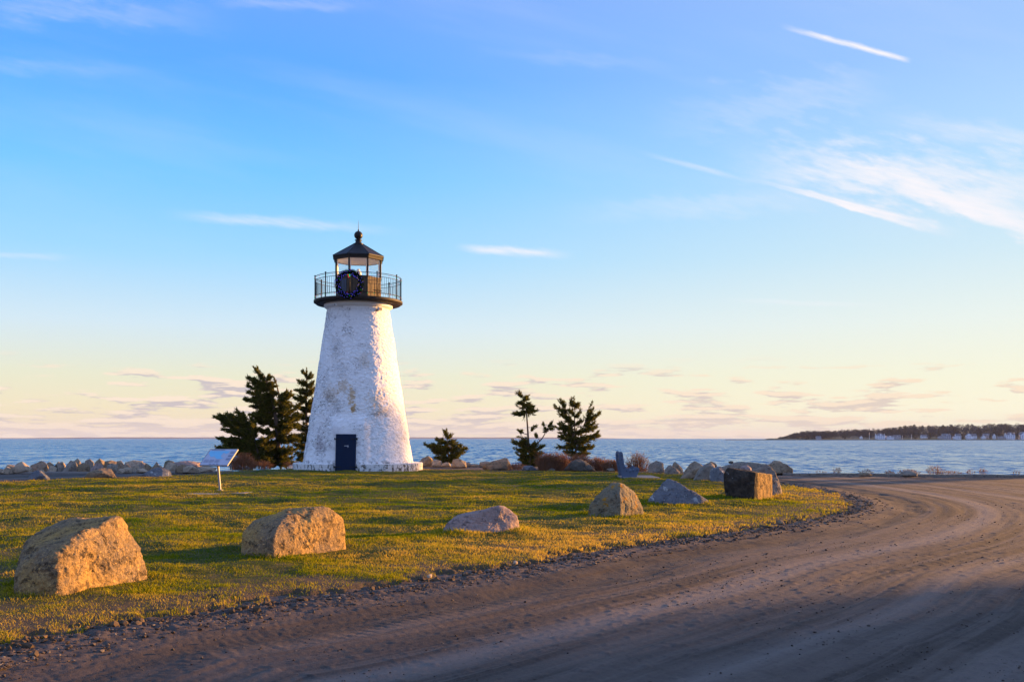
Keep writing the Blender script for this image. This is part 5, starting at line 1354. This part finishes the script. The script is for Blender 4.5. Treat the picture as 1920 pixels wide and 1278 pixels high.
def far_hills():
    def strip(px0, px1, Yv, prof, seed):
        pxs = np.arange(px0, px1, 4.0); n = len(pxs); u = (pxs-px0)/(px1-px0)
        top = np.interp(u, [p[0] for p in prof], [p[1] for p in prof])*Yv/FPX
        top = top*(1+.12*fbm(np.stack([pxs*.03, pxs*0, pxs*0+seed], 1), 4))
        V = []; ks = [(0, sea_z-.5, 0), (60, sea_z+1.0, 0), (300, sea_z, .8), (700, sea_z, 1.0)]
        for dy, zb, kk in ks:
            for i in range(n): V.append(((pxs[i]-CX)/FPX*(Yv+dy), Yv+dy, zb+kk*top[i]))
        F = [[j*n+i, j*n+i+1, (j+1)*n+i+1, (j+1)*n+i] for j in range(3) for i in range(n-1)]
        return tag(mesh_np('hills', np.array(V), F, MAT['far_hill'], smooth=True), kind='structure')
    strip(-500, 640, 7600, [(0, 0), (.35, 1.0), (.47, 1.4), (.55, 2.4), (.66, 3.2), (.75, 2.6), (.85, 3.2), (1, 3.0)], 1.0)
    strip(640, 1195, 7800, [(0, 3.0), (.25, 3.2), (.5, 2.8), (.72, 2.8), (.85, 1.8), (.93, .8), (1, 0)], 2.0)
MAT['far_hill'] = paint_mat('far_hill', (.055, .05, .075), .95, .2, .01); far_hills()

# ------------------------------------------------------------------ trees standing to the right that cast the long shadows
MAT['shade_leaf'] = leaf_mat('shade_leaf', (.03, .035, .012), (.055, .055, .018), (.09, .075, .03), .2)


def shade_tree(label, x, y, h, r, seed, low=.1, nl=2600, leaf=.4, sparse=1.0):
    g = np.random.default_rng(seed); rnd = random.Random(seed)
    root = tag(empty('shade_tree', (x, y, 0)), label, 'tree', 'trees beyond the right side of the view')
    tm = MB(); tm.tube([(0, 0, -.2), (.1, 0, h*.35), (0, .1, h*.7), (.05, 0, h*.95)], [.22, .17, .10, .03], 8)
    C = []; D = []
    for k in range(int(26*sparse)):
        u = low+(1-low)*rnd.random(); q = rnd.uniform(0, 2*PI); rr = r*(1-.6*max(0, u-.35))*rnd.uniform(.55, 1.05)
        a = Vector((0, 0, h*u*.8)); b = Vector((rr*math.cos(q), rr*math.sin(q), h*u)); tm.tube([a, (a+b)/2+Vector((0, 0, -.1)), b], [.07, .045, .015], 5, cap=False)
        n = int(nl/26); t = g.uniform(.35, 1.05, n)[:, None]; C.append(np.array(a)+(np.array(b)-np.array(a))*t+g.normal(0, .34, (n, 3))*np.array([1, 1, .8])); D.append(np.repeat(np.array(b-a)[None], n, 0)+np.array([0, 0, .5]))
    tr = tm.build('trunk', MAT['bark'], root, True); leaf_cloud('crown', np.concatenate(C), np.concatenate(D), leaf, MAT['shade_leaf'], root, g)

SX, SYd = math.cos(SUN_AZ), math.sin(SUN_AZ)
def up_sun(px, py, dist, off=0.0):
    x, y = gp(px, py); return x+SX*dist-SYd*off, y+SYd*dist+SX*off
# dense clump whose shade lies over the lower part of the road
for k, (off, dist, h, r) in enumerate([(-2.9, 56, 12.0, 3.2), (-7.5, 50, 12.5, 3.6), (-12.5, 53, 12.5, 3.6), (-5.0, 58, 13.0, 3.4), (-10.5, 60, 13, 3.6), (-17.5, 51, 12, 3.8)]):
    x, y = up_sun(1920, 1048, dist, off)
    shade_tree('leafy evergreen in the clump right of the dirt road, number counted from the road: '+('first', 'third', 'fifth', 'second', 'fourth', 'sixth')[k], x, y, h, r, 700+k, low=.02, nl=4200 if k in (0, 3) else 5600, leaf=.5)
# open row across the yard: streaks of shade over the lawn
for k, (x, y, h, r, sp) in enumerate([(53, 60, 7.6, 2.0, .7), (52, 66, 8.4, 2.4, .8), (56, 72, 8.0, 2.4, .8), (60, 79, 9.5, 3.0, .9), (61.5, 86.5, 12.6, 4.0, .9), (66, 90, 14.0, 4.2, 1.0), (74, 94.5, 15.0, 4.0, .95)]):
    shade_tree('open crowned tree in the row along the right shore, '+('nearest to', 'second nearest to', 'third from', 'fourth from', 'fifth from', 'sixth from', 'farthest from')[k]+' the road', x, y, h, r, 720+k, low=.2, nl=1900, leaf=.34, sparse=sp)

land_np = land_poly
for k, (p, h, r) in enumerate([(29.0, 8.4, .6), (34.0, 9.0, .6), (38.6, 9.4, .6)]):
    q = 58.0
    while True:
        x, y = -p*SYd+q*SX, p*SX+q*SYd
        if x/max(y, .1) > .585 and poly_sd(np.array([x]), np.array([y]), land_np)[0][0] > 1.2: break
        q += 1.0
    shade_tree('slender bare topped sapling beyond the right shore, '+('first', 'second', 'third', 'fourth', 'fifth', 'sixth', 'seventh', 'eighth', 'ninth')[k]+' from the dirt road', x, y, h+(q-58)*.12, r, 760+k, low=.3, nl=1100, leaf=.28, sparse=.8)

# ------------------------------------------------------------------ thin sea haze
hm = bpy.data.materials.new('sea_haze'); hm.use_nodes = True; N = NT(hm.node_tree)
pv = N.n('ShaderNodeVolumePrincipled', {'Color': (.50, .62, .95, 1), 'Density': 4.5e-5, 'Anisotropy': .0})
N.t.links.new(pv.outputs[0], N.n('ShaderNodeOutputMaterial').inputs['Volume'])
tag(MB().box((0, 4650, 38.2), (21000, 10700, 83.6)).build('haze', hm), kind='stuff')
